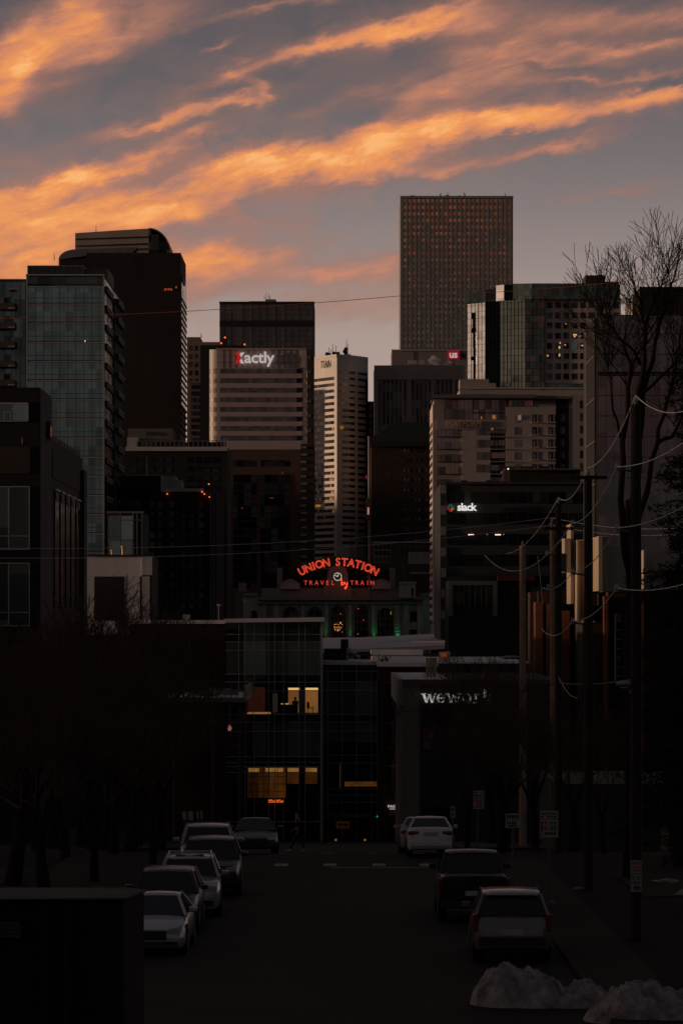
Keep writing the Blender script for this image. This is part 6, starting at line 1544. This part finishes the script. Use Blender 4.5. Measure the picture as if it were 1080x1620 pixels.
for y in (1464, 1470, 1476): mb.box(PX(-6,60.05), PX(30,60.05), 60.03, 60.049, PZ(y+1.2,60), PZ(y,60))
mb.build('plate_slats', plain('slat_dark', (.02,.02,.02), .6), sg)

# snow
import mathutils.noise as mn
snow_m, t, p = principled('old_snow')
n = _noise(t, _pos(t), 2.2, 6, .7); col = _mulc(t, (.29,.265,.25), n.outputs[0], .05, 1.7); t.links.new(col, p.inputs['Base Color']); p.inputs['Roughness'].default_value = .8; p.inputs['Subsurface Weight'].default_value = .0
b = t.nodes.new('ShaderNodeBump'); b.inputs['Strength'].default_value = .6; b.inputs['Distance'].default_value = .08; n3 = _noise(t, _pos(t), 9, 5); t.links.new(n3.outputs[0], b.inputs['Height']); t.links.new(b.outputs[0], p.inputs['Normal'])
def heap(label, lumps, d, seed):
    r = None; bm = bmesh.new(); cx_ = PX(lumps[0][0], d); base = gz(d)
    N = 150; x0 = min(PX(l[0],d)-l[1]*1.15 for l in lumps); x1 = max(PX(l[0],d)+l[1]*1.15 for l in lumps); y0, y1 = d-1.6, d+2.2
    grid = []
    for j in range(N):
        row = []
        for i in range(N):
            x = x0+(x1-x0)*i/(N-1); y = y0+(y1-y0)*j/(N-1); h = 0
            for (px, rx, hh, yo, ry) in lumps:
                q = ((x-PX(px,d))/rx)**2+((y-d-yo)/ry)**2
                if q < 1: h = max(h, hh*1.02*(1-q)**.6)
            v = Vector((x*1.3, y*1.3, seed)); nz = mn.fractal(v*1.2, .9, 2.1, 6)*.16+abs(mn.noise(v*1.5))*.30-abs(mn.noise(v*3.1))*.16+abs(mn.noise(v*8))*.06
            h2 = h*1.05+nz*min(1, h*3.2)-.05 if h > 0 else -.06
            row.append(bm.verts.new((x-cx_, y-d, max(h2, -.06))))
        grid.append(row)
    for j in range(N-1):
        for i in range(N-1): bm.faces.new((grid[j][i], grid[j][i+1], grid[j+1][i+1], grid[j+1][i]))
    me = bpy.data.meshes.new('snow_heap'); bm.to_mesh(me); bm.free(); me.shade_smooth(); me.materials.append(snow_m)
    o = bpy.data.objects.new('snow_heap', me); COL.objects.link(o); o.location = (cx_, d, base); tag(o, label, 'snow heap'); return o
heap('dirty snow heap at the kerb directly behind the champagne suv', [(800,.80,.74,0,1.0),(845,.95,.66,0,1.1),(900,1.1,.42,-.2,.9),(775,.35,.45,0,.6),(938,.7,.26,-.3,.6)], 78.0, 2.2)
heap('dirty snow heap in the lower right corner of the view', [(1010,.95,.72,0,1.2),(1070,1.2,.60,-.2,1.2),(965,.6,.34,0,.9)], 74.6, 7.1)
def patch(label, px, py, w, d, h=.10, seed=1):
    bm = bmesh.new(); bmesh.ops.create_icosphere(bm, subdivisions=4, radius=1)
    for v in bm.verts:
        k = 1+mn.fractal(v.co*1.6+Vector((seed,0,0)), 1.0, 2.0, 4)*.45; v.co = Vector((v.co.x*w/2*k, v.co.y*w*.6*k, v.co.z*h*k))
    me = bpy.data.meshes.new('snow_patch'); bm.to_mesh(me); bm.free(); me.shade_smooth(); me.materials.append(snow_m)
    o = bpy.data.objects.new('snow_patch', me); COL.objects.link(o); o.location = (PX(px,d), d, gz(d)+shade_ridge(PX(px,d),d)); tag(o, label, 'snow patch', 'snow patches on the verge'); return o
patch('thin snow patch on the verge right of the champagne suv', 926, 1527, .5, 88, .05, 1)
patch('thin snow patch on the verge between the second and third dark poles', 915, 1399, .4, 116, .05, 2)
patch('lumpy snow patch beyond the nearest tall pole at the right', 1052, 1386, .9, 119, .12, 3)
patch('snow patch at the right edge of the view', 1082, 1412, .6, 113, .14, 4)
patch('scrap of snow lying on the coping of the dark wall', 139, 1413, .12, 61.3, .03, 5).location.z = PZ(1420,60.4)+.01

# ================================================================ trees
bark = wall('bark', (.060,.042,.033), .95, .35, 2.5, .5, streak=False); bark_d = wall('dark_bark', (.020,.014,.012), .95, .3, 2.5, .4, streak=False); twig_m = wall('twig_bark', (.095,.058,.045), .95, .3, 3, 0, streak=False)
SH = [2, 4]
def grow(rn, limb, twig, p, d, L, r, depth, maxd, spread, up, minr=.006):
    n = 3 if depth < 3 else 2
    pts, rads = [p.copy()], [r]
    q = p.copy(); dd = d.copy()
    for k in range(n):
        dd = (dd+Vector((rn.uniform(-1,1), rn.uniform(-1,1), rn.uniform(-.5,1)*up))*.16).normalized()
        q = q+dd*L/n; pts.append(q.copy()); rads.append(max(minr, r*(1-.42*(k+1)/n)))
    (limb if depth < 2 else twig).tube(pts, rads, 9 if depth == 0 else 6 if depth < 3 else 3, cap=depth < 2)
    if depth >= maxd: return
    nc = 2+(rn.random() < .75) if depth > 0 else SH[1]
    if depth >= 2:       # side shoots
        for _ in range(SH[0]):
            t = rn.uniform(.3,.9); i = int(t*n); b0 = pts[i].lerp(pts[min(i+1,n)], t*n-i)
            v = (dd+Vector((rn.uniform(-1,1),rn.uniform(-1,1),rn.uniform(-.6,1)))*.9).normalized()
            grow(rn, limb, twig, b0, v, L*rn.uniform(.4,.65), rads[-1]*.55, max(depth+1,3), maxd, spread, up, minr)
    a0 = rn.uniform(0,6.28)
    for k in range(nc):
        a = a0+k*6.28/nc+rn.uniform(-.5,.5); s = spread*rn.uniform(.6,1.25)
        side = dd.orthogonal().normalized(); side.rotate(Matrix.Rotation(a, 3, dd))
        v = (dd*math.cos(s)+side*math.sin(s)); v = (v+Vector((0,0,up*.25))).normalized()
        grow(rn, limb, twig, pts[-1], v, L*rn.uniform(.66,.86), rads[-1]*rn.uniform(.62,.8), depth+1, maxd, spread, up, minr)
def bare_tree(seed, h, maxd, spread, up, label, name='bare_tree', trunk_r=None, b=bark_d, minr=.006, lean=(0,0), first=None, tw=None, shoots=2, nfork=4):
    SH[:] = [shoots, nfork]
    rn = random.Random(seed); limb, twig = MB(), MB()
    tr = trunk_r or h*.018; L = first or h*.25
    grow(rn, limb, twig, Vector((0,0,0)), Vector((lean[0],lean[1],1)).normalized(), L, tr, 0, maxd, spread, up, minr)
    r = root(name, (0,0,0), label, 'tree', None, local=True)
    limb.build('trunk', b, r, smooth=True); twig.build('crown', tw or twig_m, r)
    return r
def place(o, x, d, s=1, rz=0, dz=0):
    o.location = (x, d, gz(d)+shade_ridge(x,d)-.1+dz); o.scale = (s,)*3; o.rotation_euler = (0,0,rz); return o
protos = [bare_tree(11, 10, 6, .52, .5, 'x', first=1.7, shoots=1), bare_tree(23, 10, 6, .62, .35, 'x', first=1.3, shoots=1), bare_tree(37, 10, 6, .48, .7, 'x', first=2.0, shoots=1)]
for q in protos:
    z = max((v.co.z for c in children(q) for v in c.data.vertices)); q['_h'] = z
used_ = set()
LT = [(60,150,960,0,.3,'bare street tree at the far left in front of the black boxy building'),
 (152,168,905,1,1.4,'bare tree whose twigs cross the pale boxy house'),
 (215,180,925,2,.9,'bare tree right of the pale boxy house, left of the red brick wing'),
 (255,160,1010,0,2.6,'bare tree in front of the brick wing left of the terrace'),
 (105,132,985,2,3.2,'bare tree between the black townhouse and the pale boxy house'),
 (20,118,1010,1,5.0,'nearest bare tree at the far left edge behind the dark wall'),
 (180,140,1030,0,4.4,'wide bare tree over the left sidewalk behind the parked black suv'),
 (240,128,1090,2,1.9,'low bare tree directly behind the silver suv on the left'),
 (778,215,1010,0,.7,'bare tree in front of the last letters of the corner building'),
 (30,165,975,2,2.2,'bare tree in front of the tall framed windows at far left'),
 (85,175,960,1,.5,'bare tree at the foot of the black townhouse'),
 (130,190,940,0,3.9,'bare tree at the left corner of the pale boxy house'),
 (170,160,1000,2,5.5,'bare tree low in front of the pale boxy house opening'),
 (205,150,1015,1,4.9,'bare tree under the right corner of the pale boxy house'),
 (150,118,1090,0,1.9,'low bare tree behind the dark wall coping'),
 (70,110,1080,1,.9,'low spreading bare tree behind the far left of the dark wall'),
 (800,175,1030,2,2.9,'bare tree left of the farthest wooden pole'),
 (740,160,1125,2,5.1,'low bare tree behind the leaning parking plates'),
 (795,150,1080,1,3.9,'bushy bare tree behind the black pickup'),
 (845,165,1075,0,5.6,'bare tree between the farthest pole and the slim brown pole'),
 (905,150,1100,1,.1,'bare tree between the two dark poles on the right'),
 (955,140,1130,2,4.7,'low bare tree left of the nearest tall pole')]
for i, (px, d, pyt, k, rz, lab) in enumerate(LT):
    src = protos[k]; o = src if k not in used_ else copy_tree(src); used_.add(k)
    h = PZ(pyt, d)-gz(d); place(o, PX(px, d), d, h/src['_h'], rz); o['label'] = lab; o['group'] = 'bare street trees'
for q in protos:
    pass
# great bare tree on the right: guided limbs, free twigs
def guided_tree(name, label, d, base_px, limbs, seed, fine=5, jit=.5):
    rn = random.Random(seed); limb, twig = MB(), MB(); bx = PX(base_px, d); bz = gz(d)
    for (pts, r0, r1, shoot0) in limbs:
        pts = [(x+(10 if y < 620 else 0), y if y > 600 else 600-(600-y)*.76) for x, y in pts]
        n = len(pts); P_ = []
        yj = 0
        for k, (x, y) in enumerate(pts):
            if k: yj += rn.uniform(-jit, jit)
            P_.append(Vector((PX(x,d)-bx, yj if k else (pts[0][2] if len(pts[0]) > 2 else 0), PZ(y,d)-bz)))
        Q = []
        for k in range(n-1):
            for t in (0, .33, .66): Q.append(P_[k].lerp(P_[k+1], t)+Vector((rn.uniform(-.05,.05),rn.uniform(-.05,.05),0))*(1 if k+t else 0))
        Q.append(P_[-1]); m = len(Q); rads = [r0+(r1-r0)*(k/(m-1))**.8 for k in range(m)]
        limb.tube(Q, rads, 9)
        for k in range(int(m*shoot0), m):
            for _ in range(2 if k < m-1 else 3):
                dd = (Q[k]-Q[k-1]).normalized(); v = (dd*.9+Vector((rn.uniform(-1,1),rn.uniform(-1,1),rn.uniform(0,.9)))).normalized()
                grow(rn, limb, twig, Q[k], v, rn.uniform(.6,1.15), max(.016, rads[k]*.42), 3, fine, .42, .5, .0085)
    r = root(name, (0,0,0), label, 'tree', None, local=True); limb.build('trunk', bark_d, r, smooth=True); twig.build('crown', bark_d, r)
    r.location = (bx, d, bz); return r
SH[:] = [1, 3]
guided_tree('bare_tree', 'tall bare tree rising above the glass office block on the right', 122, 1000, [
 ([(1000,1440),(999,1250),(1001,1050),(1001,900),(1002,790)], .34, .20, 1.1),
 ([(1001,950),(988,880),(981,790),(984,700),(993,630),(990,570),(975,520),(955,480),(944,452)], .15, .03, .55),
 ([(1002,800),(1008,700),(1010,620),(1006,560),(1008,490),(1003,440),(996,400)], .17, .03, .55),
 ([(1008,700),(1018,620),(1024,560),(1030,500),(1042,450),(1050,410)], .12, .03, .5),
 ([(1001,860),(1022,780),(1040,700),(1058,630),(1066,560),(1072,500)], .13, .03, .55),
 ([(1003,570),(985,535),(962,515),(945,500)], .06, .02, .4),
 ([(1018,620),(1045,580),(1066,545),(1090,520)], .07, .02, .4),
 ([(984,700),(968,650),(955,600),(948,560)], .06, .02, .5),
 ([(1040,700),(1062,690),(1085,650),(1100,600)], .08, .03, .4),
 ([(1006,500),(1020,440),(1034,405),(1044,375)], .05, .02, .3)], 5)
# dark conifer at the right edge
def conifer(seed, h, w, label):
    rn = random.Random(seed); r = root('conifer_tree', (0,0,0), label, 'tree', None, local=True)
    MB().tube([(0,0,0),(0,0,h*.5),(0,0,h)], [.28,.16,.02], 10).build('trunk', bark_d, r, smooth=True)
    br, ne = MB(), MB()
    for k in range(150):
        t = (k+rn.random())/150; z = h*(.12+.87*t); L = w*(1-t)**.7*rn.uniform(.55,1.15)+.25; a = rn.uniform(0,6.28)
        p0 = Vector((0,0,z)); p1 = Vector((math.cos(a)*L, math.sin(a)*L, z-.15*L+rn.uniform(-.2,.3))); br.tube([p0,(p0+p1)/2+Vector((0,0,.08*L)),p1], [.035,.02,.006], 4)
        for j in range(int(14+22*L)):
            u = rn.uniform(.2,1.05); c = p0.lerp(p1, u)+Vector((rn.gauss(0,.13),rn.gauss(0,.13),rn.gauss(0,.09)))
            for _ in range(3):
                v = Vector((rn.uniform(-1,1),rn.uniform(-1,1),rn.uniform(-.3,.9))).normalized()*rn.uniform(.10,.22); s_ = v.orthogonal().normalized()*.022
                ne.quad(c-s_, c+s_, c+v)
    br.build('branches', bark_d, r); ne.build('foliage', wall('needles', (.016,.020,.013), .9, .4, .8, 0, streak=False), r, kind=None); return r
cf = conifer(3, 17.5, 2.6, 'dark conifer filling the right edge of the view')
place(cf, PX(1098,108), 108)
cf2 = conifer(8, 12.0, 2.2, 'shorter dark conifer behind the nearest tall pole at the right edge'); place(cf2, PX(1075,128), 128)
